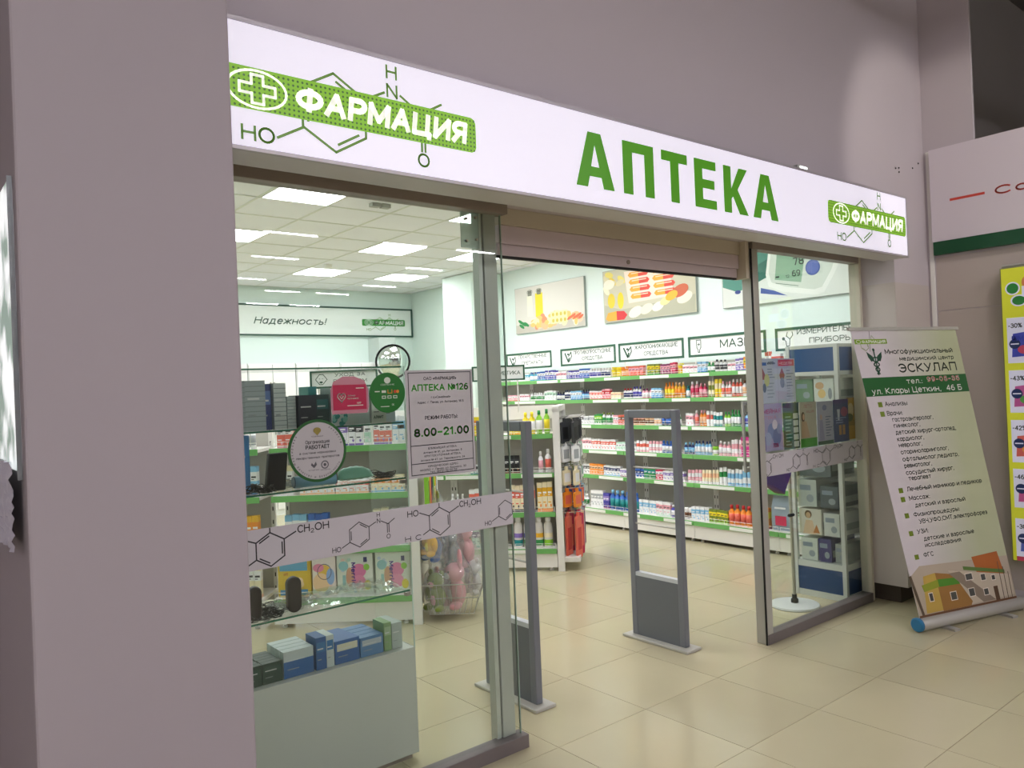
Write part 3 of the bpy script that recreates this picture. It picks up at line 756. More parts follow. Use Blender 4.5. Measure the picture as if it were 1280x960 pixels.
t = sticker('round_sticker', 'round dark green sticker with payment card symbols beside the opening hours sheet', 'sticker', 1.53, 1.55, 1.70, 1.73)
C1 = (1.620, 1.662)
disc(*C1, .083, mat('deep green vinyl', '#0e6a1a', .4)).build('sheet', t)
b = MB(); lg = mat('pale print', '#cfd6c8', .5); og = mat('orange print', '#d98a28', .5)
b.ell(Gs, C1[0], 1.713, .015, .013, lg, 1); b.text(Gs, 'СБЕРБАНК', C1[0], 1.692, .007, lg, 1, w=.065, al='c')
b.rect(Gs, 1.560, 1.666, 1.583, 1.670, lg, 1); b.rect(Gs, 1.592, 1.662, 1.612, 1.672, lg, 1)
b.line(Gs, [(1.621, 1.674), (1.621, 1.660), (1.640, 1.660), (1.640, 1.674)], .003, og, 1); b.ell(Gs, 1.655, 1.666, .007, .007, mat('red print', '#c23a2c', .5), 1, 14); b.ell(Gs, 1.667, 1.666, .007, .007, og, 2, 14)
for u in (1.592, 1.618, 1.645): b.rect(Gs, u, 1.638, u + .019, 1.650, lg, 1); b.rect(Gs, u + .003, 1.641, u + .016, 1.647, mat('deep green vinyl'), 2)
b.rect(Gs, 1.585, 1.604, 1.625, 1.607, lg, 1); b.text(Gs, 'OK', 1.637, 1.608, .008, lg, 1)
b.build('printing', t)

t = sticker('card_sticker', 'crimson card shaped sticker with white heart on pink backing', 'sticker', 1.38, 1.58, 1.53, 1.72)
pk = glassy('pink backing film', '#e8c4cc', .4, .2, 0, .5, '#e6a8b8')
b = MB(); b.prism([(1.37, 1.585), (1.523, 1.585), (1.531, 1.61), (1.531, 1.68), (1.515, 1.715), (1.47, 1.733), (1.42, 1.733), (1.378, 1.712), (1.366, 1.68), (1.366, 1.61)], 0, .0006, pk, T=Matrix(((1, 0, 0, 0), (0, 0, -1, GY), (0, 1, 0, 0), (0, 0, 0, 1)))); b.build('backing', t)
b = MB(); Gc = FX(GY - .001); b.box(1.375, 1.521, GY - .0022, GY - .001, 1.600, 1.700, mat('crimson vinyl', '#b01644', .45)); b.build('card', t)
b = MB(); Gd = FX(GY - .0022)
hp = [(1.411 + .018 * 16 / 17 * math.sin(a) ** 3, 1.651 + .0012 * (13 * math.cos(a) - 5 * math.cos(2 * a) - 2 * math.cos(3 * a) - math.cos(4 * a))) for a in [2 * math.pi * i / 28 for i in range(28)]]
b.line(Gd, hp, .004, lg, 1, True); b.line(Gd, [(1.403, 1.655), (1.411, 1.645), (1.419, 1.655)], .003, lg, 1)
b.text(Gd, 'Любимая', 1.437, 1.653, .007, lg, 1); b.text(Gd, 'карта клиента', 1.437, 1.642, .007, lg, 1, w=.048); b.rect(Gd, 1.435, 1.615, 1.505, 1.618, lg, 1); b.rect(Gd, 1.475, 1.684, 1.510, 1.687, lg, 1)
b.text(Gd, 'МИР', 1.478, 1.600 + .022, .008, lg, 1)
b.build('printing', t)

# ================================================================ ANTI-THEFT GATES
def make_gate(x, label):
    t = thing('antitheft_gate', label, 'security gate', (x, 3.30, 0), group=None)
    M1, M2 = M_gate, M_gate2
    MB().box(-.07, .07, -.265, .265, 0, .018, mat('gate foot', '#b4b2a8', .5)).build('foot', t, bevel=.005)
    MB().box(-.022, .022, -.217, -.172, .018, 1.485, M1).build('post', t, bevel=.006)
    MB().box(-.022, .022, .172, .217, .018, 1.485, M1).build('post', t, bevel=.006)
    MB().box(-.022, .022, -.172, .172, 1.432, 1.485, M1).build('top_bar', t, bevel=.006)
    MB().box(-.018, .018, -.172, .172, .018, .405, M2).build('lower_panel', t)
    MB().box(-.020, .020, -.172, .172, .405, .430, mat('gate pale edge', '#c4c8cc', .4)).build('panel_cap', t)
    for z in (.745, 1.112):
        w = MB(); w.tube([(0, -.172, z), (0, .172, z)], .006, M_metal); w.build('cross_rod', t)
    w = MB(); w.box(-.045, .02, -.09, -.02, .0, .010, M_rubber); w.build('cable_cover', t)
    return t
make_gate(2.60, 'grey anti-theft gate standing behind the shop window post')
make_gate(3.81, 'grey anti-theft gate standing free in the middle of the open doorway')

# ================================================================ ROLL-UP BANNER
Bo, Bd = Vector((5.072, 2.257, 0)), Vector((.96065, -.27778, 0))
Bn = Vector((-.27778, -.96065, 0))
SK = -.262
bt = thing('roll_up_banner', 'leaning roll up banner of a medical centre with green telephone band and silver base', 'banner', (5.5, 2.13, 0), world=True)
BF = (Bo + Vector((0, 0, .06)) - Bn * 0, Bd, Vector((Bd.x * SK, Bd.y * SK, 1)), Bn)
def bquad(u0, v0, u1, v1, d0, d1):
    return [BF[0] + BF[1] * u + BF[2] * v + BF[3] * d for d in (d0, d1) for (u, v) in ((u0, v0), (u1, v0), (u1, v1), (u0, v1))]
BOXF = [(3, 2, 1, 0), (4, 5, 6, 7), (0, 1, 5, 4), (1, 2, 6, 5), (2, 3, 7, 6), (3, 0, 4, 7)]
def grad_banner():
    m = mat('banner fabric', '#d6d2cc', .6)
    nt = m.node_tree; b = nt.nodes['Principled BSDF']
    tc = nt.nodes.new('ShaderNodeTexCoord'); mp = nt.nodes.new('ShaderNodeMapping')
    sx = nt.nodes.new('ShaderNodeSeparateXYZ'); nt.links.new(tc.outputs['Generated'], sx.inputs[0])
    # print: a yellow-green wash that deepens towards the outer edge of the cloth
    ad = nt.nodes.new('ShaderNodeMath'); ad.operation = 'MULTIPLY_ADD'; ad.inputs[1].default_value = .26; ad.inputs[2].default_value = 0
    nt.links.new(sx.outputs['Z'], ad.inputs[0])
    sm = nt.nodes.new('ShaderNodeMath'); sm.operation = 'ADD'; nt.links.new(sx.outputs['X'], sm.inputs[0]); nt.links.new(ad.outputs[0], sm.inputs[1])
    cr = nt.nodes.new('ShaderNodeValToRGB')
    cr.color_ramp.elements[0].position = .42; cr.color_ramp.elements[0].color = lin('#cfc8cc')
    cr.color_ramp.elements[1].position = .82; cr.color_ramp.elements[1].color = lin('#b6bc98')
    nt.links.new(sm.outputs[0], cr.inputs[0]); nt.links.new(cr.outputs[0], b.inputs['Base Color'])
    return m
b = MB(); b.add(bquad(.02, .02, .94, 1.87, 0, .003), BOXF, grad_banner()); b.build('cloth', bt)
b = MB(); b.add(bquad(.0, 1.865, .965, 1.885, -.006, .010), BOXF, M_metal); b.build('top_bar', bt)
b = MB()
T = Matrix.Translation(Bo + Vector((0, 0, .05))) @ Matrix.Rotation(math.atan2(Bd.y, Bd.x), 4, 'Z') @ Matrix.Rotation(R(90), 4, 'Y')
b.lathe([(.040, -.01), (.044, .0), (.044, .985), (.040, .995)], 20, [M_metal] * 3, T=T, sx=.95)
b.build('base_roller', bt, smooth=True)
b = MB(); b.lathe([(.038, -.018), (.047, -.012), (.047, .004)], 20, mat('blue end cap', '#1f6f9c', .4), T=T, sx=.95); b.build('end_cap', bt, label='blue end cap')
b = MB(); T2 = Matrix.Translation(Bo) @ Matrix.Rotation(math.atan2(Bd.y, Bd.x), 4, 'Z')
b.box(.2, .25, -.10, .12, 0, .014, M_metal, T2); b.build('foot', bt); b = MB(); b.box(.75, .80, -.10, .12, 0, .014, M_metal, T2); b.build('foot', bt)
Fb = (BF[0] + Bn * .003, BF[1], BF[2], BF[3])
b = MB(); k = mat('banner ink', '#1d2b1e', .5); ol = mat('olive square', '#6f8420', .5); dg = mat('banner green', '#0b5a1e', .5); pw = mat('banner white print', '#e4e4de', .5)
b.rect(Fb, .02, 1.455, .94, 1.572, dg, 1)
b.line(Fb, [(.14, 1.735), (.17, 1.86)], .003, k, 1)
b.rect(Fb, .030, 1.782, .300, 1.812, M_band_plain, 1); b.ring(Fb, .062, 1.797, .018, .010, .003, pw, 2, 16); b.text(Fb, 'ФАРМАЦИЯ', .088, 1.787, .019, pw, 2, w=.20, bold=.04)
mol_ring(b, Fb, .105, 1.775, .035, .003, ol, 0); b.line(Fb, [(.17, 1.812), (.18, 1.835), (.2, 1.812)], .003, ol, 0)
cg = mat('emblem green', '#174a34', .5)
b.flat(Fb, [(.106, 1.735), (.150, 1.705), (.158, 1.68), (.130, 1.672), (.112, 1.70)], cg, 1); b.flat(Fb, [(.232, 1.733), (.188, 1.705), (.180, 1.68), (.208, 1.672), (.226, 1.70)], cg, 1)
b.line(Fb, [(.169, 1.745), (.167, 1.59)], .010, cg, 2)
b.line(Fb, [(.169 + .032 * math.sin(i * .62) * (1 - i / 26), 1.70 - i * .0062) for i in range(18)], .009, cg, 2); b.line(Fb, [(.169 - .032 * math.sin(i * .62) * (1 - i / 26), 1.70 - i * .0062) for i in range(18)], .009, cg, 2)
b.ell(Fb, .169, 1.745, .010, .010, cg, 2, 12)
b.text(Fb, 'Многофункциональный', .262, 1.716, .032, k, 1, w=.605, bold=.015); b.text(Fb, 'медицинский центр', .374, 1.672, .028, k, 1, w=.49, bold=.015)
b.text(Fb, 'ЭСКУЛАП', .350, 1.596, .058, k, 1, w=.52, bold=.02)
b.text(Fb, 'тел.:', .388, 1.524, .034, pw, 2, w=.14, bold=.01); b.text(Fb, '99-05-35', .572, 1.530, .034, pw, 2, w=.30, bold=.05); b.text(Fb, '99-05-35', .574, 1.531, .032, mat('banner red', '#a82c2c', .5), 3, w=.295, bold=.01)
b.text(Fb, 'ул. Клары Цеткин,  46 Б', .075, 1.467, .038, pw, 2, w=.80, bold=.01)
for s_, u, v, w_ in (('Анализы', .157, 1.389, .194), ('Врачи:', .157, 1.330, .135), ('гастроэнтеролог,', .189, 1.289, .36), ('гинеколог,', .189, 1.250, .23), ('детский хирург-ортопед,', .190, 1.207, .545), ('кардиолог,', .191, 1.164, .235),
                     ('невролог,', .192, 1.125, .205), ('оториноларинголог,', .194, 1.080, .43), ('офтальмолог,педиатр,', .195, 1.034, .51), ('ревматолог,', .197, .992, .245), ('сосудистый хирург,', .197, .947, .435), ('терапевт', .208, .918 - .008, .20),
                     ('Лечебный маникюр и педикюр', .172, .842, .69), ('Массаж:', .172, .783, .185), ('детский и взрослый', .209, .735, .46), ('Физиопроцедуры:', .177, .676, .42), ('УВЧ,УФО,СМТ,электрофорез', .211, .628, .635),
                     ('УЗИ:', .173, .565, .10), ('детские и взрослые', .215, .515, .465), ('исследования', .213, .473, .33), ('ФГС', .180, .411, .09)):
    b.text(Fb, s_, u, v, .030, k, 1, w=w_, bold=.012)
for v in (1.400, 1.340, .851, .793, .688, .572, .418): b.rect(Fb, .100, v - .014, .136, v + .018, ol, 1)
b.build('printing', bt)
b = MB()      # printed picture of a clinic building at the foot of the cloth
c = lambda h: mat('clinic ' + h, h, .55)
b.flat(Fb, [(.02, .30), (.12, .36), (.94, .33), (.94, .03), (.02, .03)], c('#b5a896'), 1)
b.flat(Fb, [(.60, .36), (.85, .37), (.88, .19), (.62, .24)], c('#b0642c'), 2)
b.flat(Fb, [(.36, .30), (.93, .20), (.93, .06), (.50, .05)], c('#c4b8a4'), 3)
b.flat(Fb, [(.13, .29), (.24, .30), (.24, .05), (.09, .05)], c('#bfa04c'), 4); b.flat(Fb, [(.24, .30), (.40, .27), (.52, .07), (.50, .045), (.24, .045)], c('#9a7038'), 4)
b.flat(Fb, [(.10, .235), (.25, .255), (.25, .205), (.11, .19)], c('#8f9a2c'), 5); b.flat(Fb, [(.25, .255), (.44, .245), (.44, .20), (.25, .205)], c('#4c8a28'), 5)
b.flat(Fb, [(.36, .28), (.46, .28), (.74, .05), (.62, .05)], c('#8a7c6c'), 5)
b.flat(Fb, [(.50, .31), (.88, .24), (.88, .215), (.50, .285)], c('#5c7c3c'), 6)
for u, v, w_, h_ in ((.14, .12, .04, .06), (.33, .10, .06, .06), (.50, .21, .07, .05), (.64, .19, .05, .05), (.74, .18, .04, .04), (.50, .10, .06, .06), (.64, .09, .05, .05)): b.rect(Fb, u, v, u + w_, v + h_, c('#e4dcd0'), 6); b.rect(Fb, u + .005, v + .005, u + w_ - .005, v + h_ - .005, c('#4a4c48'), 7)
b.rect(Fb, .74, .03, .78, .14, c('#5c4430'), 7)
for u in (.82, .86, .90): b.line(Fb, [(u, .03), (u + .01, .30 - (u - .82))], .006, c('#5c5048'), 7)
b.line(Fb, [(.02, .30), (.06, .03)], .022, c('#5a4c3c'), 6); b.rect(Fb, .02, .02, .94, .045, c('#6c4a30'), 8)
b.build('picture', bt)

# ================================================================ SIDE WALL: store sign and yellow display
Fc = FY(X_SIDE - .042)
t = thing('store_sign', 'white sign board with red lettering and dark green stripe on the side wall', 'sign', (X_SIDE, 1.0, 2.5), world=True)
MB().box(X_SIDE - .042, X_SIDE - .002, -.6, 2.495, 2.615, 3.30, mat('pale lilac board', '#d9d0d8', .45)).build('board', t)
MB().box(X_SIDE - .046, X_SIDE - .002, -.6, 2.487, 2.517, 2.613, mat('dark green band', '#0a4a2a', .4)).build('stripe', t)
b = MB(); rd = mat('red letter', '#cf4a3c', .45)
b.line(Fc, [(-2.355, 2.905), (-2.135, 2.905)], .018, rd, 1); b.build('dash', t); b = MB(); b.text(Fc, 'Casual', -2.065, 2.875, .062, rd, 1, w=.56, bold=.03); b.build('lettering', t)
t = thing('yellow_display', 'tall narrow yellow advertising panel with discount offers on the side wall', 'poster', (X_SIDE, 1.9, .33), world=True)
yl = mat('yellow print', '#d8dc34', .45, emit=.12, ecol='#d8dc34')
MB().box(X_SIDE - .12, X_SIDE - .014, 1.25, 2.03, .33, 2.345, mat('display frame', '#8c9060', .5)).build('casing', t)
MB().box(X_SIDE - .125, X_SIDE - .119, 1.255, 2.022, .335, 2.34, yl).build('yellow_face', t)
w = MB(); w.tube([(X_SIDE - .1, 2.02, 2.36), (X_SIDE - .1, 1.25, 2.36)], .012, M_metal); w.build('top_bar', t)
Fd = FY(X_SIDE - .125)
wp = mat('offer paper', '#dcdcf0', .5, emit=.15, ecol='#dcdcf0')
b = MB(); gg = mat('clover green', '#2c8a3c', .5)
b.ell(Fd, -1.955, 2.20, .045, .045, wp, 1); b.ell(Fd, -1.955, 2.20, .036, .036, gg, 2); b.ell(Fd, -1.92, 2.115, .05, .04, wp, 1); b.ell(Fd, -1.92, 2.115, .04, .031, gg, 2); b.ell(Fd, -1.865, 2.235, .034, .042, mat('orange leaf', '#e08a5c', .5), 2); b.rect(Fd, -1.90, 2.14, -1.80, 2.21, wp, 3)
offers = [(2.0, 1.69, '-30%'), (1.64, 1.35, '-43%'), (1.30, 1.01, '-42%'), (.965, .70, '-46%'), (.625, .36, '-30%')]
cs = [('#4a54c8', '#d24c6c'), ('#c85ca0', '#5ca04c'), ('#e06a60', '#e8a04c'), ('#d05c9c', '#9a5cb8'), ('#5c6cc8', '#d8486c')]
for (z1, z0, s_), (c1, c2) in zip(offers, cs):
    b.rect(Fd, -2.0, z0, -1.3, z1, wp, 1)
    b.text(Fd, s_, -1.992, z1 - .07, .032, M_ink, 2, w=.085, bold=.02)
    b.flat(Fd, [(-1.975, z0 + .04), (-1.80, z0 + .05), (-1.80, z1 - .09), (-1.965, z1 - .11)], pm(c1), 2); b.ell(Fd, -1.90, z0 + .09, .04, .03, pm(c2), 3, 14)
    b.ell(Fd, -1.955, z0 + .13, .034, .034, pm('navy'), 4, 16); b.rect(Fd, -1.98, z0 + .126, -1.93, z0 + .134, wp, 5)
b.text(Fd, 'BiMAX', -1.972, 1.84, .035, pm('#3a48c0'), 6, w=.13, bold=.03)
b.rect(Fd, -2.0, .335, -1.3, .365, pm('#c83c5c'), 3)
b.build('printing', t)

# added panel, glow painted in place of bright glass on the pillar; foil below
t = thing('painted_glow_panel', 'bright blurred painted glow panel on the outer side of the pillar with silver foil below', 'painted glow panel', (.236, 2.4, 1.5), world=True)
lm = mat('painted blurred glow', '#dfe9e2', .3)
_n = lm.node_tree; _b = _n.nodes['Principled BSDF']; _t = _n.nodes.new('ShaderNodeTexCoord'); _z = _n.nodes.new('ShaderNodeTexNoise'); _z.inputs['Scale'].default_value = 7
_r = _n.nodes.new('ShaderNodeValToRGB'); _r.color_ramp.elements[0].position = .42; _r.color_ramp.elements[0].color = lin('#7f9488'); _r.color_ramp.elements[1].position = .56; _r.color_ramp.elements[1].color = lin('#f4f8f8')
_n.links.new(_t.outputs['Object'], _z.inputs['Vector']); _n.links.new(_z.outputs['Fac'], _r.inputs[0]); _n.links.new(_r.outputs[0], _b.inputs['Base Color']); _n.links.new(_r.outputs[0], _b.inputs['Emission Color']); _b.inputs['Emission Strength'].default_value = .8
MB().box(.230, .239, 2.045, 2.75, 1.52, 2.17, lm).build('painted_glow', t)
MB().box(.229, .239, 2.040, 2.045, 1.50, 2.18, mat('panel trim', '#8f9496', .4, .5)).build('trim', t)
b = MB(); n = 16; vs = []
for i in range(n + 1):
    for j in range(n + 1): vs.append((.222 - .012 * random.random(), 2.05 + .33 * i / n, 1.34 + .20 * j / n))
b.add(vs, [(i * (n + 1) + j, i * (n + 1) + j + 1, (i + 1) * (n + 1) + j + 1, (i + 1) * (n + 1) + j) for i in range(n) for j in range(n)], mat('silver foil', '#d4d6de', .12, 1.0))
b.build('foil_sheet', t)

# ================================================================ PRODUCTS
def name_c(c): return {'cyan': 'light teal', 'skyblue': 'sky blue', 'steel': 'steel blue', 'plum': 'plum purple', 'mint': 'mint green', 'gray': 'grey'}.get(c, c)
MESH = {}
def product_mesh(kind, h, body, lab, cap):
    key = (kind, h, body, lab, cap)
    if key in MESH: return MESH[key]
    B_, L_, C_ = pm(body), pm(lab), pm(cap); b = MB(); w = .05
    if kind == 'carton':
        w = .044; d = .045
        b.box(-w / 2, w / 2, 0, d, 0, h, B_)
        b.box(-w / 2 - .0004, w / 2 + .0004, -.0006, d + .0004, h * .52, h * .82, L_)
        b.box(-w / 2 - .0003, w / 2 + .0003, -.0004, d + .0003, 0, h * .10, C_)
        F = LF; F = frame((0, -.0008, 0), (1, 0, 0), (0, 0, 1), (0, -1, 0))
        tx = pm('charcoal') if lab in ('white', 'cream', 'yellow', 'peach', 'pink', 'mint') else pm('white')
        b.rect(F, -w * .38, h * .62, w * .36, h * .68, tx, 1); b.rect(F, -w * .38, h * .56, w * .05, h * .585, tx, 1)
        b.rect(F, -w * .38, h * .30, w * .20, h * .34, L_ if lab != body else C_, 1); b.ell(F, w * .18, h * .2, w * .16, h * .07, C_ if cap != body else L_, 1, 10)
    elif kind == 'bottle':
        r = .0185 if h < .18 else .032; w = 2 * r + .004
        b.lathe([(r * .85, 0), (r, .004), (r, h * .18), (r * 1.01, h * .18), (r * 1.01, h * .58), (r, h * .58), (r, h * .68), (r * .45, h * .78), (r * .45, h * .82), (r * .55, h * .82), (r * .5, h)], 12, [B_, B_, B_, L_, L_, B_, B_, B_, C_, C_], (0, r, 0))
    elif kind == 'tube':
        r = .017; w = 2 * r + .003; n = 12
        prof = [(r * .9, 0, 1), (r * .95, h * .16, 1), (r, h * .17, 1), (r, h * .45, 1), (r * 1.02, h * .75, .7), (r * 1.08, h, .12)]
        vs = []; 
        for rr, z, q in prof:
            for k in range(n):
                a = 2 * math.pi * k / n; vs.append((rr * math.cos(a), r + rr * q * math.sin(a), z))
        ms = [C_, C_, B_, L_, B_]
        for j in range(5): b.add([vs[j * n + k] for k in range(n)] + [vs[(j + 1) * n + k] for k in range(n)], [(k, (k + 1) % n, n + (k + 1) % n, n + k) for k in range(n)], ms[j])
        b.add(vs[-n:], [tuple(range(n))], B_)
    elif kind == 'jar':
        r = .026; w = 2 * r + .003
        b.lathe([(r * .9, 0), (r, .004), (r, h * .2), (r * 1.01, h * .2), (r * 1.01, h * .6), (r * .95, h * .64), (r * 1.05, h * .66), (r * 1.05, h * .96), (r * .95, h)], 14, [B_, B_, L_, L_, B_, C_, C_, C_], (0, r, 0))
    elif kind == 'pouch':
        w = .20; n = 8
        vs = [(-.095, .03, 0), (.095, .03, 0), (.095, .07, 0), (-.095, .07, 0), (-.10, .01, h * .3), (.10, .01, h * .3), (.10, .09, h * .3), (-.10, .09, h * .3), (-.098, .02, h * .7), (.098, .02, h * .7), (.098, .08, h * .7), (-.098, .08, h * .7), (-.09, .048, h), (.09, .048, h), (.09, .052, h), (-.09, .052, h)]
        for j in range(3): b.add([vs[j * 4 + k] for k in range(8)], [(0, 1, 5, 4), (1, 2, 6, 5), (2, 3, 7, 6), (3, 0, 4, 7)], B_)
        b.add(vs[-4:], [(0, 1, 2, 3)], B_)
        F = frame((0, .009, 0), (1, 0, 0), (0, 0, 1), (0, -1, 0)); b.rect(F, -.06, h * .16, .06, h * .42, L_, 3); b.rect(F, -.06, h * .62, .06, h * .67, pm('white'), 20)
    elif kind == 'pack':     # soft pack, wide
        w = .2; b.box(-w / 2, w / 2, 0, .09, 0, h, B_); b.box(-w / 2 - .0005, w / 2 + .0005, -.0006, .0905, h * .3, h * .7, L_)
    me = bpy.data.meshes.new(kind); me.from_pydata(b.v, [], b.f)
    for m in b.slots: me.materials.append(m)
    me.polygons.foreach_set('material_index', b.m)
    if kind in ('bottle', 'jar', 'tube'): me.polygons.foreach_set('use_smooth', [len(p) == 4 for p in b.f])
    me.update(); MESH[key] = (me, w)
    return MESH[key]
KNAME = dict(carton='medicine_box', bottle='bottle', tube='cream_tube', jar='jar', pouch='pouch', pack='soft_pack')
KWORD = dict(carton='box', bottle='bottle', tube='cream tube', jar='jar', pouch='pouch', pack='soft pack')
KCAT = dict(carton='box', bottle='bottle', tube='tube', jar='jar', pouch='pouch', pack='pack')
ORD = ['lowest', 'second', 'third', 'fourth', 'fifth', 'top', 'seventh']
SEEN = {}
def short(kind, h, body, lab, cap):
    a = name_c(body) + (' and ' + name_c(lab) if lab != body else ''); return a + ' ' + KWORD[kind]
def run(root_loc, rz, u0, u1, y, z, spec, where, prev):
    """a row of identical items filling u0..u1 of a shelf"""
    kind, h, body, lab, cap = spec
    me, w = product_mesh(*spec)
    L = abs(u1 - u0); n = max(1, int(round((L - .004) / (w + .005))))
    pw = L / n
    sc = min(1.15, max(.8, (pw - .003) / w))
    c, s = math.cos(rz), math.sin(rz)
    wc = f' with {name_c(cap)} cap' if kind in ('bottle', 'jar', 'tube') and cap not in (body, lab) else (f' with {name_c(cap)} foot' if kind == 'carton' and cap not in (body, lab) else '')
    nw = lambda q: len(q.split())
    tail = (', after ' + prev) if prev else ', first in line'
    lb = short(*spec) + wc + ' on ' + where + tail
    if nw(lb) > 16: lb = short(*spec) + ' on ' + where + tail
    if nw(lb) > 16: lb = name_c(body) + ' ' + KWORD[kind] + ' on ' + where + tail
    for alt in (', past ', ', next to ', ', directly after '):
        if lb in SEEN: lb = lb.replace(', after ', alt)
    if lb in SEEN: print('DUP', lb)
    SEEN[lb] = 1
    for i in range(n):
        u = min(u0, u1) + pw * (i + .5)
        yy = y + random.uniform(0, .012)
        o = bpy.data.objects.new(KNAME[kind], me); COL.objects.link(o)
        o.location = (root_loc[0] + c * u - s * yy, root_loc[1] + s * u + c * yy, z)
        o.rotation_euler = (0, 0, rz + random.uniform(-.05, .05)); hs = random.uniform(1.05, 1.13) if z > .5 else random.uniform(.98, 1.03)
        o.scale = (sc, sc if kind != 'pouch' else 1, hs)
        tag(o, lb, KCAT[kind], lb.split(', ')[0][:60] if n > 1 else None)
    return name_c(body) + ('' if lab == body else ' ' + name_c(lab)) + ' ' + KWORD[kind] + ('es' if kind in ('carton', 'pouch') else 's')

# ================================================================ SHELVING
def make_bay(label, cat, W, D, ht, shelves, depths, loc, rz, cards, header=False, end_foot=True, name='shelving_bay'):
    """local x along the front, y to the back, z up"""
    t = thing(name, label, cat, loc, rz)
    for x in (0.0, W - .03):
        b = MB(); b.box(x, x + .03, D - .04, D - .005, 0.0, ht, M_white); b.box(x, x + .03, .03, D - .04, .03, .12, M_white)
        for i in range(int(ht / .1)): b.box(x + .011, x + .019, D - .0415, D - .04, .1 + .1 * i, .13 + .1 * i, M_rubber)
        b.build('upright', t)
    MB().box(.03, W - .03, D - .03, D - .015, .12, ht, M_shelfback).build('back_panel', t)
    MB().box(0, W, .012, .03, .035, shelves[0] - .03, M_white).build('kick_plate', t)
    for x in (.06, W - .06): MB().lathe([(.018, 0), (.018, .012), (.01, .012), (.01, .04)], 10, M_white, (x, .06, 0)).build('foot', t)
    for j, z in enumerate(shelves):
        y0 = 0 if j == 0 else D - depths[j] if depths else 0
        s = MB().box(.002, W - .002, y0 + .006, D - .03, z - .012, z + .012, M_white).build('shelf', t)
        MB().box(.002, W - .002, y0 - .004, y0 + .006, z - .030, z + .014, M_green).build('price_strip', s)
        for (u0, u1) in cards[j % len(cards)]:
            MB().box(u0 * W, u1 * W, y0 - .0065, y0 - .004, z - .026, z + .006, mat('price card', '#eef0ea', .5)).build('price_card', s)
        w = MB(); F0 = y0 + .012
        for zz in (.03, .058): w.tube([(.01, F0, z + zz), (W - .01, F0, z + zz)], .0022, M_white, 4)
        nn = max(3, int(W / .12))
        for i in range(nn + 1): w.tube([(.01 + (W - .02) * i / nn, F0, z + .012), (.01 + (W - .02) * i / nn, F0, z + .058)], .0022, M_white, 4)
        w.build('wire_rail', s)
    return t
RZ = R(-90)
RX = 6.45
EDGES = [9.02, 8.03, 7.05, 6.05, 5.08, 4.10, 3.12]
SH = [.20, .587, .882, 1.178, 1.474, 1.729]
CARDS = [[(.55, .95)], [(.0, .42), (.75, 1.0)], [(.3, .72)], [(.0, .25), (.6, .98)], [(.45, .9)], [(.08, .5)]]
names = ['at the far corner', 'below the second herbal sign', 'below the cold remedy sign', 'below the fever remedy sign', 'below the ointment sign', 'behind the narrow shop window']
names = ['by the wall column', 'under the medicinal sign', 'under the cold remedies sign', 'under the fever remedies sign', 'under the ointments sign', 'under the instruments sign']
for i in range(6):
    a, c = EDGES[i], EDGES[i + 1]
    make_bay(f'white metal wall shelving bay with green price strips {names[i]}', 'shelving', a - c - .004, .44, 1.86, SH, [0, .40, .40, .40, .40, .40], (RX, a, 0), RZ,
             [CARDS[(i + j) % 6] for j in range(6)])['group'] = 'wall shelving along the shop side wall'
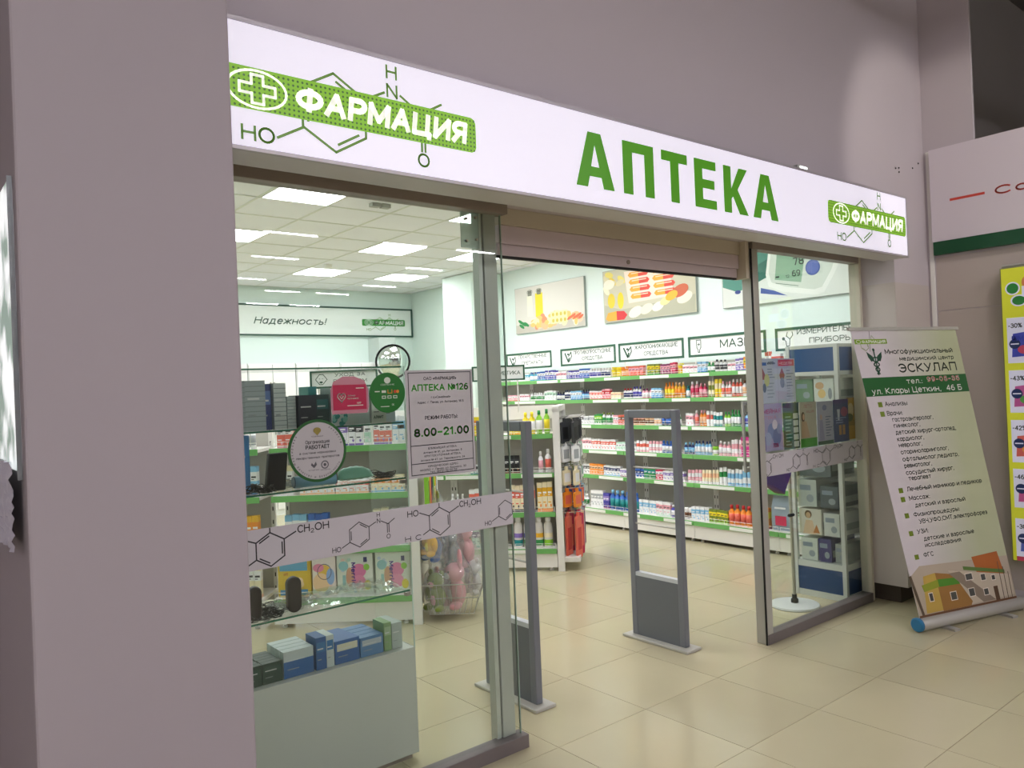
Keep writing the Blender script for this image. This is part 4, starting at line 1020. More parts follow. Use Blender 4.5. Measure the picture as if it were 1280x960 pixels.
RACK={
 0:[(6.83,6.68,'bottle',0.14,'white','green','white'),(6.63,6.43,'carton',0.2,'white','gray','white'),(6.43,6.33,'carton',0.18,'indigo','violet','plum'),(6.33,6.1,'bottle',0.22,'blue','teal','skyblue'),(6.1,5.89,'bottle',0.21,'blue','teal','blue'),(5.87,5.63,'carton',0.15,'white','skyblue','white'),(5.63,5.43,'carton',0.15,'white','pink','mint'),(5.43,5.32,'bottle',0.13,'indigo','white','white'),(5.25,5.15,'jar',0.12,'white','brown','white'),(5.15,4.93,'carton',0.14,'white','skyblue','white'),(4.93,4.7,'carton',0.13,'olive','yellow','lime'),(4.7,4.44,'bottle',0.2,'orange','coral','red'),(4.36,4.24,'carton',0.2,'orange','yellow','plum'),(4.21,4.02,'pouch',0.34,'steel','crimson','steel'),(3.99,3.81,'carton',0.3,'white','mint','white')],
 1:[(6.81,6.66,'carton',0.1,'white','charcoal','white'),(6.66,6.43,'carton',0.11,'orange','peach','orange'),(6.43,6.17,'carton',0.1,'white','navy','skyblue'),(6.17,5.98,'carton',0.08,'white','violet','plum'),(5.95,5.81,'carton',0.09,'blue','navy','white'),(5.81,5.64,'carton',0.11,'green','teal','green'),(5.64,5.54,'carton',0.1,'crimson','white','crimson'),(5.54,5.25,'carton',0.09,'white','violet','white'),(5.21,5.03,'tube',0.12,'pink','white','white'),(5.03,4.82,'tube',0.13,'cream','peach','white'),(4.82,4.72,'tube',0.16,'white','green','white'),(4.72,4.54,'tube',0.15,'white','skyblue','skyblue'),(4.54,4.4,'tube',0.18,'white','skyblue','skyblue')],
 2:[(6.89,6.61,'carton',0.12,'white','pink','white'),(6.61,6.22,'carton',0.11,'white','coral','white'),(6.21,6.03,'carton',0.09,'mint','white','white'),(6.03,5.91,'carton',0.1,'white','gray','white'),(5.91,5.73,'tube',0.11,'white','coral','pink'),(5.73,5.54,'tube',0.11,'pink','white','white'),(5.54,5.31,'bottle',0.12,'blue','white','blue'),(5.24,5.11,'bottle',0.11,'navy','skyblue','skyblue'),(5.11,4.89,'bottle',0.13,'skyblue','white','navy'),(4.89,4.81,'jar',0.08,'lime','white','lime'),(4.81,4.66,'bottle',0.13,'pink','white','white'),(4.66,4.53,'tube',0.15,'white','pink','pink'),(4.53,4.42,'carton',0.18,'magenta','pink','magenta')],
 3:[(6.91,6.73,'carton',0.1,'white','charcoal','white'),(6.73,6.55,'carton',0.09,'white','gray','white'),(6.55,6.42,'carton',0.11,'green','lime','white'),(6.42,6.24,'bottle',0.13,'white','green','olive'),(6.24,6.16,'carton',0.1,'pink','white','white'),(6.16,5.97,'carton',0.1,'coral','brown','pink'),(5.94,5.78,'jar',0.1,'peach','brown','pink'),(5.78,5.64,'jar',0.09,'cream','brown','peach'),(5.64,5.53,'jar',0.09,'white','peach','white'),(5.53,5.35,'bottle',0.11,'navy','blue','navy'),(5.35,5.27,'bottle',0.11,'green','white','white'),(5.2,5.1,'carton',0.12,'white','pink','white'),(5.1,5.03,'bottle',0.15,'pink','coral','white'),(5.03,4.94,'bottle',0.15,'orange','peach','pink'),(4.94,4.86,'tube',0.14,'white','coral','white'),(4.86,4.74,'tube',0.13,'white','teal','teal'),(4.73,4.65,'bottle',0.13,'lime','white','green'),(4.65,4.53,'bottle',0.15,'green','white','green'),(4.53,4.43,'bottle',0.13,'skyblue','indigo','charcoal')],
 4:[(8.17,7.91,'carton',0.07,'pink','white','coral'),(7.91,7.72,'carton',0.08,'white','pink','white'),(7.7,7.42,'bottle',0.09,'white','green','white'),(7.42,7.21,'carton',0.11,'white','mint','white'),(7.21,7.06,'bottle',0.09,'navy','white','charcoal'),(7.06,6.94,'bottle',0.11,'white','navy','navy'),(6.94,6.75,'carton',0.1,'skyblue','white','blue'),(6.75,6.61,'bottle',0.11,'navy','skyblue','charcoal'),(6.61,6.4,'carton',0.09,'white','coral','red'),(6.4,6.27,'carton',0.11,'pink','red','red'),(6.27,6.1,'carton',0.07,'cream','peach','white'),(6.08,5.94,'bottle',0.11,'white','navy','red'),(5.94,5.8,'bottle',0.12,'white','indigo','indigo'),(5.8,5.65,'bottle',0.1,'pink','white','plum'),(5.65,5.51,'carton',0.1,'skyblue','white','blue'),(5.48,5.34,'bottle',0.15,'orange','yellow','orange'),(5.34,5.2,'bottle',0.15,'gold','orange','peach'),(5.19,5.14,'bottle',0.12,'teal','white','teal'),(5.13,5.02,'bottle',0.15,'pink','crimson','white'),(5.02,4.92,'bottle',0.13,'crimson','pink','pink'),(4.9,4.83,'tube',0.15,'cream','olive','olive'),(4.83,4.74,'tube',0.17,'yellow','cream','gold'),(4.74,4.62,'bottle',0.14,'white','coral','pink'),(4.62,4.5,'bottle',0.16,'coral','white','white'),(4.5,4.4,'bottle',0.15,'white','peach','brown'),(4.28,4.19,'tube',0.14,'coral','white','red'),(4.19,4.09,'carton',0.13,'white','pink','red')],
 5:[(8.09,7.71,'carton',0.09,'white','cyan','white'),(7.71,7.54,'bottle',0.1,'cyan','white','blue'),(7.54,7.4,'carton',0.1,'blue','white','cyan'),(7.4,7.19,'carton',0.11,'indigo','white','blue'),(7.19,7.0,'carton',0.09,'white','pink','white'),(7.0,6.77,'carton',0.09,'indigo','white','violet'),(6.77,6.61,'carton',0.11,'blue','white','indigo'),(6.61,6.42,'bottle',0.1,'white','indigo','white'),(6.42,6.27,'bottle',0.1,'white','navy','white'),(6.25,6.11,'jar',0.1,'yellow','yellow','yellow'),(6.1,5.97,'jar',0.1,'orange','peach','orange'),(5.97,5.76,'carton',0.1,'coral','pink','red'),(5.7,5.53,'carton',0.11,'olive','yellow','green'),(5.51,5.38,'carton',0.1,'plum','pink','plum'),(5.38,5.3,'carton',0.11,'crimson','pink','plum'),(5.3,5.21,'jar',0.1,'yellow','gold','yellow'),(5.21,5.02,'carton',0.08,'white','pink','white'),(5.02,4.91,'carton',0.1,'skyblue','white','blue'),(4.9,4.81,'bottle',0.09,'green','white','green'),(4.81,4.67,'bottle',0.11,'white','charcoal','charcoal'),(4.65,4.56,'carton',0.08,'white','pink','white'),(4.56,4.47,'carton',0.11,'violet','white','violet'),(4.47,4.37,'carton',0.12,'orange','yellow','violet'),(4.24,4.16,'tube',0.15,'coral','white','red'),(4.16,4.06,'carton',0.13,'white','coral','red'),(3.95,3.83,'carton',0.1,'white','blue','white'),(3.75,3.6,'bottle',0.12,'skyblue','white','white')],
}

for k in sorted(RACK):
    prev = ''; lasty = None
    for a, c, *spec in RACK[k]:
        if lasty is not None and abs(lasty - a) > .35: prev = ''
        # local x = EDGES[0]-Y
        prev = run((RX, 0, 0), RZ, -a, -c, (.055 if k == 0 else .085), SH[k] + .012, tuple(spec), f'the {ORD[k]} wall shelf', prev); lasty = c

# ---- hanging category signs along the wall shelving
def cat_sign(label, F, u0, u1, v0, v1, lines, icon, loc, fb=.024, depth=.012, name='category_sign', th=None):
    t = thing(name, label, 'sign', loc, world=True)
    def bx(a, c, e, g, d0, d1, m):
        b = MB(); vs = [F[0] + F[1] * u + F[2] * v + F[3] * d for d in (d0, d1) for (u, v) in ((a, e), (c, e), (c, g), (a, g))]
        b.add(vs, BOXF, m); return b
    bx(u0, u1, v0, v1, -.010, 0, M_panel).build('board', t)
    b = MB()
    for q in ((u0, u1, v1 - fb, v1), (u0, u1, v0, v0 + fb), (u0, u0 + fb, v0 + fb, v1 - fb), (u1 - fb, u1, v0 + fb, v1 - fb)):
        vs = [F[0] + F[1] * u + F[2] * v + F[3] * d for d in (0, .006) for (u, v) in ((q[0], q[2]), (q[1], q[2]), (q[1], q[3]), (q[0], q[3]))]; b.add(vs, BOXF, M_frame)
    b.build('frame', t)
    b = MB(); h = v1 - v0
    for s_, cu, v, ch, w_ in lines: b.text(F, s_, cu, v, ch, M_dgreen, 1, w=w_, bold=.004, al='c')
    cu = u0 + h * .62; cv = (v0 + v1) / 2; r = h * .28; g = M_dgreen
    if icon == 'pills':
        b.line(F, [(cu - r * .9, cv + r * .8), (cu, cv - r * .9), (cu + r * .3, cv - r * .2)], r * .35, g, 1); b.line(F, [(cu + r * .1, cv + r * .2), (cu + r * .9, cv + r), (cu + r, cv + .1 * r), (cu + .3 * r, cv - .9 * r)], r * .22, g, 1)
        b.ell(F, cu, cv + r * .6, r * .3, r * .2, g, 1, 10)
    elif icon == 'tube':
        b.line(F, [(cu - r * .45, cv + r * 1.1), (cu + r * .45, cv + r * 1.1), (cu + r * .42, cv - r * .2), (cu + r * .15, cv - r * .6), (cu + r * .15, cv - r), (cu - r * .15, cv - r), (cu - r * .15, cv - r * .6), (cu - r * .42, cv - r * .2)], r * .14, g, 1, True)
        b.line(F, [(cu - r * .2, cv + r * .35), (cu + r * .2, cv + r * .35)], r * .12, g, 1); b.line(F, [(cu, cv + r * .55), (cu, cv + r * .15)], r * .12, g, 1)
    elif icon == 'steth':
        b.line(F, [(cu - r * .1, cv + r * 1.1), (cu - r * .3, cv + r * .5), (cu + r * .3, cv), (cu + r * .8, cv + r * .6), (cu + r * .7, cv + r * 1.1)], r * .13, g, 1); b.line(F, [(cu + r * .3, cv), (cu + r * .2, cv - r), (cu - r * .3, cv - r * 1.1), (cu - r * .4, cv - r * .3), (cu - r * .7, cv)], r * .13, g, 1)
        b.ell(F, cu - r * .8, cv + r * .1, r * .26, r * .26, g, 1, 12)
    elif icon == 'baby':
        b.line(F, [(cu - r * 1.1, cv), (cu - r * .3, cv + r), (cu + r * .4, cv + r), (cu + r * 1.2, cv), (cu + r * .3, cv - r), (cu - r * .3, cv - r)], r * .13, g, 1, True); b.ell(F, cu, cv - r * .55, r * .35, r * .2, g, 1, 10); b.ell(F, cu - r * .3, cv + r * .15, r * .08, r * .08, g, 1, 8); b.ell(F, cu + r * .3, cv + r * .15, r * .08, r * .08, g, 1, 8)
    elif icon == 'cosm':
        b.ell(F, cu - r * .5, cv - r * .3, r * .35, r * .5, g, 1, 12); b.rect(F, cu - r * .65, cv + r * .2, cu - r * .35, cv + r * .7, g, 1); b.rect(F, cu, cv - r * .8, cu + r * .3, cv + r, g, 1); b.flat(F, [(cu + r * .5, cv + r * .3), (cu + r * 1.1, cv + r * .3), (cu + r * .8, cv - r * .5)], g, 1)
    b.build('lettering', t)
    return t
FS = FY(6.50)
for lab, y0, y1, lines, ic in (
    ('green framed hanging sign for medicinal preparations, farthest over the wall shelving', 8.11, 7.21, [('ЛЕКАРСТВЕННЫЕ', -7.58, 2.035, .045, .56), ('ПРЕПАРАТЫ', -7.58, 1.955, .045, .42)], 'pills'),
    ('green framed hanging sign for cold remedies above the wall shelving', 7.04, 6.12, [('ПРОТИВОПРОСТУДНЫЕ', -6.50, 2.03, .045, .62), ('СРЕДСТВА', -6.50, 1.955, .045, .34)], 'pills'),
    ('green framed hanging sign for fever remedies above the wall shelving', 6.07, 5.15, [('ЖАРОПОНИЖАЮЩИЕ', -5.53, 2.03, .045, .60), ('СРЕДСТВА', -5.53, 1.955, .045, .34)], 'pills'),
    ('green framed hanging sign for ointments with tube symbol, by the door post', 5.09, 4.18, [('МАЗИ', -4.52, 1.975, .085, .36)], 'tube'),
    ('green framed hanging sign for measuring instruments with stethoscope symbol', 4.08, 3.16, [('ИЗМЕРИТЕЛЬНЫЕ', -3.54, 2.04, .050, .64), ('ПРИБОРЫ', -3.54, 1.955, .050, .40)], 'steth')):
    t = cat_sign(lab, FS, -y0, -y1, 1.90, 2.112, lines, ic, (6.50, (y0 + y1) / 2, 1.9))
    for yy in (y0 - .08, y1 + .08):
        w = MB(); w.tube([(6.508, yy, 1.93), (6.508, yy, 1.83), (6.80, yy, 1.83)], .005, M_white); w.build('bracket', t)

# ---- printed canvases on the wall
def canvas(label, y0, y1, v0, v1):
    t = thing('wall_picture', label, 'picture', (XW - .03, (y0 + y1) / 2, v0), world=True)
    MB().box(XW - .03, XW - .001, y1, y0, v0, v1, mat('canvas edge', '#9aa39c', .6)).build('stretcher', t)
    return t
FP = FY(XW - .031)
def face(t, y0, y1, v0, v1, c):
    b = MB(); b.box(XW - .031, XW - .030, y1, y0, v0, v1, mat('canvas ' + c, c, .6)); b.build('canvas', t)
pc = lambda h: mat('canvas ink ' + h, h, .55)
t = canvas('wall picture of oil bottles, herbs and pills on a grey ground', 8.33, 6.96, 2.402, 3.03); face(t, 8.325, 6.965, 2.407, 3.025, '#d8d6cc')
b = MB(); F = FP
b.rect(F, -8.32, 2.41, -6.97, 2.52, pc('#c2bdb0'), 1)
b.rect(F, -8.07, 2.62, -7.96, 2.90, pc('#e6e6d2'), 2); b.rect(F, -7.90, 2.60, -7.75, 2.92, pc('#e2d02c'), 2)
for u in (-8.05, -7.86): b.rect(F, u, 2.90, u + .08, 2.97, pc('#77796c'), 3); b.ring(F, u + .04, 2.95, .055, .03, .008, pc('#9a9c90'), 3, 16)
for i, (u, v) in enumerate([(-8.22, 2.56), (-8.16, 2.53), (-8.1, 2.52), (-8.2, 2.50)]): b.ell(F, u, v, .06, .022, pc('#2c8a4a'), 3, 14, rot=-.5)
rr = random.Random(3)
for i in range(46):
    u = rr.uniform(-7.98, -7.05); v = 2.46 + rr.uniform(0, .17) * (1 - abs(u + 7.5) * .8); b.ell(F, u, v, rr.uniform(.03, .07), rr.uniform(.02, .05), pc(rr.choice(['#e8b888', '#e8c8a8', '#f0e2b0', '#d8906a', '#e0c070', '#efe8d0'])), 4 + i % 5, 12)
b.rect(F, -7.60, 2.48, -7.28, 2.64, pc('#e8e2a8'), 10)
for k in range(4):
    for q in range(2): b.ell(F, -7.55 + .075 * k, 2.52 + .08 * q, .025, .025, pc('#c8b850'), 11, 12)
for k in range(7): b.ell(F, -7.24 + .035 * k, 2.53 + .012 * (k % 3), .05, .018, pc('#d8704c'), 11, 12, rot=.4)
b.build('printing', t)
t = canvas('wall picture of orange pill blisters and yellow capsules', 6.63, 5.245, 2.40, 3.03); face(t, 6.625, 5.25, 2.405, 3.025, '#c9c5ac')
b = MB()
b.flat(F, [(-6.62, 2.41), (-5.26, 2.41), (-5.26, 2.60), (-5.9, 2.56), (-6.35, 2.54), (-6.62, 2.62)], pc('#b3b39c'), 1)
for i in range(22):
    u = rr.uniform(-6.58, -5.3); v = rr.uniform(2.78, 3.0); 
    if -6.3 < u < -5.6: continue
    b.ell(F, u, v, .07, .035, pc(rr.choice(['#e8d870', '#ece6c8', '#e2c850', '#d8d0a8'])), 2, 14, rot=rr.uniform(-1, 1))
b.ell(F, -6.50, 2.66, .06, .09, pc('#e0c83c'), 3, 18); b.ell(F, -6.35, 2.65, .05, .10, pc('#e8cc30'), 3, 18); b.ell(F, -6.53, 2.86, .09, .06, pc('#ece8d4'), 3, 18)
b.flat(F, [(-6.28, 2.98), (-5.62, 2.98), (-5.54, 2.62), (-6.22, 2.60)], pc('#f0dccc'), 4)
for r_ in range(4):
    for c_ in range(2):
        u0, v0 = -6.22 + .36 * c_ + .01 * r_, 2.90 - .085 * r_
        b.flat(F, [(u0, v0 + .03), (u0 + .03, v0 + .06), (u0 + .16, v0 + .06), (u0 + .16, v0), (u0 + .03, v0)], pc('#e8a83c'), 5)
        b.flat(F, [(u0 + .16, v0 + .06), (u0 + .29, v0 + .06), (u0 + .32, v0 + .03), (u0 + .29, v0), (u0 + .16, v0)], pc('#d84c3c'), 5)
        b.rect(F, u0 + .05, v0 + .038, u0 + .27, v0 + .048, pc('#f4dcc0'), 6)
b.flat(F, [(-6.60, 2.45), (-6.56, 2.52), (-6.42, 2.53), (-6.42, 2.42), (-6.56, 2.42)], pc('#e8a83c'), 7); b.flat(F, [(-6.42, 2.53), (-6.30, 2.52), (-6.25, 2.47), (-6.30, 2.42), (-6.42, 2.42)], pc('#d2383c'), 7)
for u, v, a_, c_ in ((-6.12, 2.49, .11, '#f0ead8'), (-5.95, 2.51, .10, '#ece4cc'), (-5.78, 2.52, .09, '#f2ecda'), (-5.67, 2.57, .08, '#e8dc9c'), (-5.40, 2.58, .11, '#e8e2d0'), (-5.46, 2.66, .12, '#c86444'), (-5.58, 2.62, .09, '#e8b43c')): b.ell(F, u, v, a_, a_ * .55, pc(c_), 8, 18, rot=.3)
b.build('printing', t)
t = canvas('wall picture of a blood pressure monitor reading 132 over 78', 4.91, 3.25, 2.40, 3.04); face(t, 4.905, 3.255, 2.405, 3.035, '#dfe4dc')
b = MB()
b.flat(F, [(-4.72, 3.03), (-4.32, 3.03), (-4.37, 2.66), (-4.72, 2.55), (-4.90, 2.62), (-4.90, 3.03)], pc('#4f8c7c'), 1); b.flat(F, [(-4.60, 2.75), (-4.33, 2.85), (-4.37, 2.66), (-4.60, 2.58)], pc('#2c6a5c'), 2)
b.flat(F, [(-4.33, 3.02), (-4.39, 2.68), (-4.36, 2.56), (-4.20, 2.49), (-3.85, 2.42), (-3.78, 2.44), (-3.66, 2.62), (-3.58, 2.80), (-3.55, 3.02)], pc('#ecefe8'), 3)
b.flat(F, [(-4.30, 3.02), (-4.355, 2.70), (-4.33, 2.60), (-4.18, 2.54), (-3.88, 2.475), (-3.80, 2.49), (-3.70, 2.64), (-3.64, 2.80), (-3.61, 3.02)], pc('#cfd8cc'), 4)
b.flat(F, [(-4.24, 3.0), (-4.29, 2.62), (-4.01, 2.56), (-3.93, 2.96)], pc('#88ac90'), 5)
b.text(F, '132', -4.12, 2.835, .06, M_ink, 6, w=.14, bold=.01, shear=-.1); b.text(F, '78', -4.08, 2.73, .075, M_ink, 6, w=.11, bold=.01, shear=-.1); b.text(F, '69', -4.10, 2.625, .06, M_ink, 6, w=.09, bold=.01, shear=-.1); b.text(F, '12', -4.17, 2.62, .03, M_ink, 6, w=.04); b.rect(F, -4.28, 2.635, -4.24, 2.65, M_ink, 6)
b.line(F, [(-4.28, 2.585), (-4.04, 2.53)], .006, pc('#5c7c68'), 6)
b.ell(F, -3.885, 2.685, .075, .075, pc('#4a5c9c'), 6, 28); b.ell(F, -3.885, 2.685, .06, .06, pc('#5c6cb0'), 7, 28)
b.flat(F, [(-4.45, 2.56), (-4.455, 2.505), (-4.16, 2.45), (-4.30, 2.515)], pc('#3c58a0'), 5)
b.ell(F, -4.72, 2.55, .035, .02, pc('#3c4a8c'), 5)
b.flat(F, [(-3.58, 3.02), (-3.42, 2.60), (-3.33, 2.48), (-3.36, 3.02)], pc('#b8c0b8'), 4); b.line(F, [(-3.56, 3.0), (-3.38, 2.55)], .012, pc('#7c8c88'), 5)
b.build('printing', t)

# ================================================================ BACK OF THE SHOP
t = thing('slogan_board', 'long white board lettered Надежность in a green frame over the back counter', 'sign', (5.2, YB - .06, 2.56), world=True)
MB().box(2.6, 6.98 - .1, YB - .05, YB - .002, 2.57, 3.035, mat('slogan board white', '#e6ece8', .5)).build('board', t)
b = MB(); 
for q in ((2.6, 6.88, 3.01, 3.035), (2.6, 6.88, 2.57, 2.595), (6.855, 6.88, 2.595, 3.01)): b.box(q[0], q[1], YB - .062, YB - .05, q[2], q[3], mat('dark green frame', '#1e4a3c', .5))
b.build('frame', t)
Fk = FX(YB - .051)
b = MB(); b.text(Fk, 'Надежность!', 4.20, 2.745, .105, M_dgreen, 1, w=1.12, bold=.012, shear=.35)
pharm_logo(b, Fk, 6.07, 2.80, .78, M_molgreen, mat('kelly band', '#3c8f3a', .5), pm('white'), 1)
b.build('lettering', t)
t = thing('convex_mirror', 'round convex security mirror with dark rim in the back corner', 'mirror', (6.10, 10.40, 2.1), world=True)
MC = (6.10, 10.40, 2.14)
T = Matrix.Translation(MC) @ Matrix.Rotation(R(-30), 4, 'Z') @ Matrix.Rotation(R(95), 4, 'X')
b = MB(); b.lathe([(.26 * math.sin(R(a)) / math.sin(R(40)), .26 * (math.cos(R(a)) - math.cos(R(40))) / math.sin(R(40))) for a in (40, 34, 28, 22, 16, 10, 5, .5)], 28, mat('mirror', '#dfe6e4', .05, 1.0), T=T); b.build('mirror_dome', t, smooth=True, soft=1)
b = MB(); b.tube([T @ Vector((.263 * math.cos(a), .263 * math.sin(a), 0)) for a in [2 * math.pi * i / 28 for i in range(28)]], .007, M_rubber, closed=True); b.build('rim', t, smooth=True)
b = MB(); b.tube([T @ Vector((0, 0, -.01)), (6.22, 10.74, 2.16)], .014, M_metal); b.build('bracket', t)
# back cabinets: white units with open medicine shelves
bk = None
for i in range(5):
    x = 2.55 + .70 * i
    t = thing('back_cabinet', ['leftmost', 'second', 'third', 'fourth', 'last'][i] + ' tall white cabinet of the row along the back wall under the slogan board', 'cabinet', (x, YB - .45, 0)); t['group'] = 'tall white cabinets along the back wall'
    b = MB(); b.box(0, .69, .02, .44, 0, 2.15, mat('cabinet white', '#eceeee', .45)); b.build('body', t)
    for k, (z0, z1) in enumerate(((.08, .85), (.88, 1.5), (1.53, 2.13))):
        for q in (0, 1):
            d = MB().box(.008 + .342 * q, .340 + .342 * q, 0, .02, z0, z1, mat('cabinet door', '#f2f1f0', .4)).build('door', t, bevel=.002)
            MB().box(.30 + .06 * q - .01 * q, .315 + .06 * q - .01 * q, -.02, 0, (z0 + z1) / 2 - .05, (z0 + z1) / 2 + .05, M_metal).build('handle', d)

# ================================================================ ISLAND GONDOLAS
A1, A2 = R(-47), R(-40)
def loc_w(P, a, u, y): return (P[0] + math.cos(a) * u - math.sin(a) * y, P[1] + math.sin(a) * u + math.cos(a) * y)
GM, GL_ = (4.66, 5.20), (2.90, 4.80)
ZM = [.19, .515, .87, 1.222]; ZL = [.20, .55, .935, 1.28]
CA = [[(.45, .75)], [(.1, .45)], [(.0, .35), (.7, .98)], [(.3, .62)]]
for k in range(2):
    p = loc_w(GM, A1, -1.0 * (k + 1), 0)
    make_bay(['white island gondola bay beside the hanging hook end, under the cosmetics sign', 'white island gondola bay farther from the hook end, seen behind the soft toys'][k], 'shelving', .998, .40, 1.47, ZM, [0, .37, .37, .37], (*p, 0), A1, CA, name='gondola_bay')
    b = MB()
    q = thing('gondola_header', ['plain white header board on the island gondola, doorway end', 'plain white header board on the island gondola, far bay'][k], 'board', (*loc_w(GM, A1, -1.0 * (k + 1), .34), 1.36), A1)
    MB().box(0, .998, 0, .02, 0, .125, M_white).build('board', q); MB().box(0, .998, .02, .04, .1, .125, M_white).build('rim', q)
p = loc_w(GL_, A2, -1.0, 0)
make_bay('white island gondola bay with diapers, seen through the glass display case', 'shelving', .998, .40, 1.42, ZL, [0, .37, .37, .37], (*p, 0), A2, [[(.0, .0)]], name='gondola_bay')
p = loc_w(GL_, A2, -2.08, 0)
make_bay('white island gondola bay half hidden behind the pillar edge', 'shelving', .998, .40, 1.42, ZL, [0, .37, .37, .37], (*p, 0), A2, [[(.5, .9)]], name='gondola_bay')
# end frames with pegs
def end_unit(label, P, a, w, h, pegs):
    t = thing('gondola_end', label, 'shelving end', (*loc_w(P, a, .004, 0), 0), a)
    for y in (0, w - .04): MB().box(0, .06, y, y + .04, .0, h, M_white).build('post', t)
    MB().box(.015, .03, .04, w - .04, .12, h - .03, mat('end panel', '#d9d8cf', .5)).build('peg_panel', t)
    MB().box(0, .06, .0, w, h - .03, h + .02, M_white).build('top_cap', t)
    if w > .75: MB().box(0, .20, .02, w - .02, .08, .12, M_white).build('base_tray', t)
    for y, z, l in pegs:
        q = MB(); q.tube([(.03, y, z), (l, y, z + .015), (l + .01, y, z + .03)], .004, M_metal, 5); q.build('peg', t)
    return t
pegM = [(y, z, .24) for z in (1.36, 1.14, .92, .72, .50) for y in (.14, .30, .46, .62, .74)]
end_unit('white peg panel end of the island gondola hung with small packs beside the doorway', GM, A1, .80, 1.46, pegM)
pegL = [(y, z, .2) for z in (1.125, .78) for y in (.1, .2, .3, .4, .5, .6)]
end_unit('white peg panel end of the nearer gondola with bagged soft toys', GL_, A2, .70, 1.46, pegL)

def place(o, P, a, u, y, z, r=0):
    x, yy = loc_w(P, a, u, y); o.location = (x, yy, z); o.rotation_euler = (0, 0, a + r)
hm = {}
def hang_pack(P, a, u, y, ztop, w, h, d, c1, c2, label, grp=None, name='hanging_pack'):
    """flat pack hung from a peg; its face looks out along the gondola's length"""
    key = (w, h, d, c1, c2)
    if key not in hm:
        b = MB(); A_, B_ = pm(c1), pm(c2)
        pts = [(-w / 2, -h + .01), (-w / 2 + .01, -h), (w / 2 - .01, -h), (w / 2, -h + .01), (w / 2, -.03), (w * .12, -.02), (w * .12, .012), (-w * .12, .012), (-w * .12, -.02), (-w / 2, -.03)]
        T = Matrix(((0, 0, 1, 0), (1, 0, 0, 0), (0, 1, 0, 0), (0, 0, 0, 1)))
        b.prism(pts, -d / 2, d / 2, A_, T); b.box(-d / 2 - .001, d / 2 + .001, -w * .36, w * .36, -h * .82, -h * .32, B_)
        me = bpy.data.meshes.new('pack'); me.from_pydata(b.v, [], b.f)
        for m in b.slots: me.materials.append(m)
        me.polygons.foreach_set('material_index', b.m); me.update(); hm[key] = me
    o = bpy.data.objects.new(name, hm[key]); COL.objects.link(o); place(o, P, a, u, y, ztop, -random.uniform(.3, .7) if P is GM else 0)
    return tag(o, label, 'pack', grp)
rows_ = [(1.355, ['charcoal'] * 5, ['black'] * 5, .10, .22, 'black comb cards'), (1.135, ['white', 'gray', 'white', 'mint', 'white'], ['gray', 'white', 'teal', 'white', 'charcoal'], .11, .17, 'pale blister cards'),
         (.915, ['cream', 'gray', 'white', 'olive', 'white'], ['white', 'charcoal', 'gray', 'cream', 'teal'], .11, .16, 'grey blister cards'), (.715, ['orange', 'blue', 'coral', 'navy', 'skyblue'], ['coral', 'skyblue', 'orange', 'blue', 'white'], .12, .16, 'bright toy packs'),
         (.495, ['coral', 'crimson', 'peach', 'steel', 'plum'], ['red', 'coral', 'cream', 'gray', 'charcoal'], .11, .40, 'long garment packs')]
ys = (.14, .30, .46, .62, .74)
pos = ['nearest post', 'second peg', 'middle peg', 'fourth peg', 'farthest peg']
for z, c1, c2, w, h, nm in rows_:
    for i, y in enumerate(ys):
        for k in range(2):
            hang_pack(GM, A1, .10 + .09 * k, y, z, w, h, .02, c1[i], c2[i], f'{name_c(c1[i])} and {name_c(c2[i])} pack, {["inner", "outer"][k]} on the {pos[i]}, among the {nm}', nm + ' on gondola end ' + pos[i])
cl = ['lime', 'orange', 'navy', 'green', 'yellow', 'teal']; cl2 = ['olive', 'coral', 'charcoal', 'lime', 'gold', 'white']
for i, y in enumerate((.1, .2, .3, .4, .5, .6)):
    hang_pack(GL_, A2, .12, y, 1.12, .075, .34, .03, cl[i], cl2[i], f'{name_c(cl[i])} and {name_c(cl2[i])} pacifier pack hung above the soft toys')
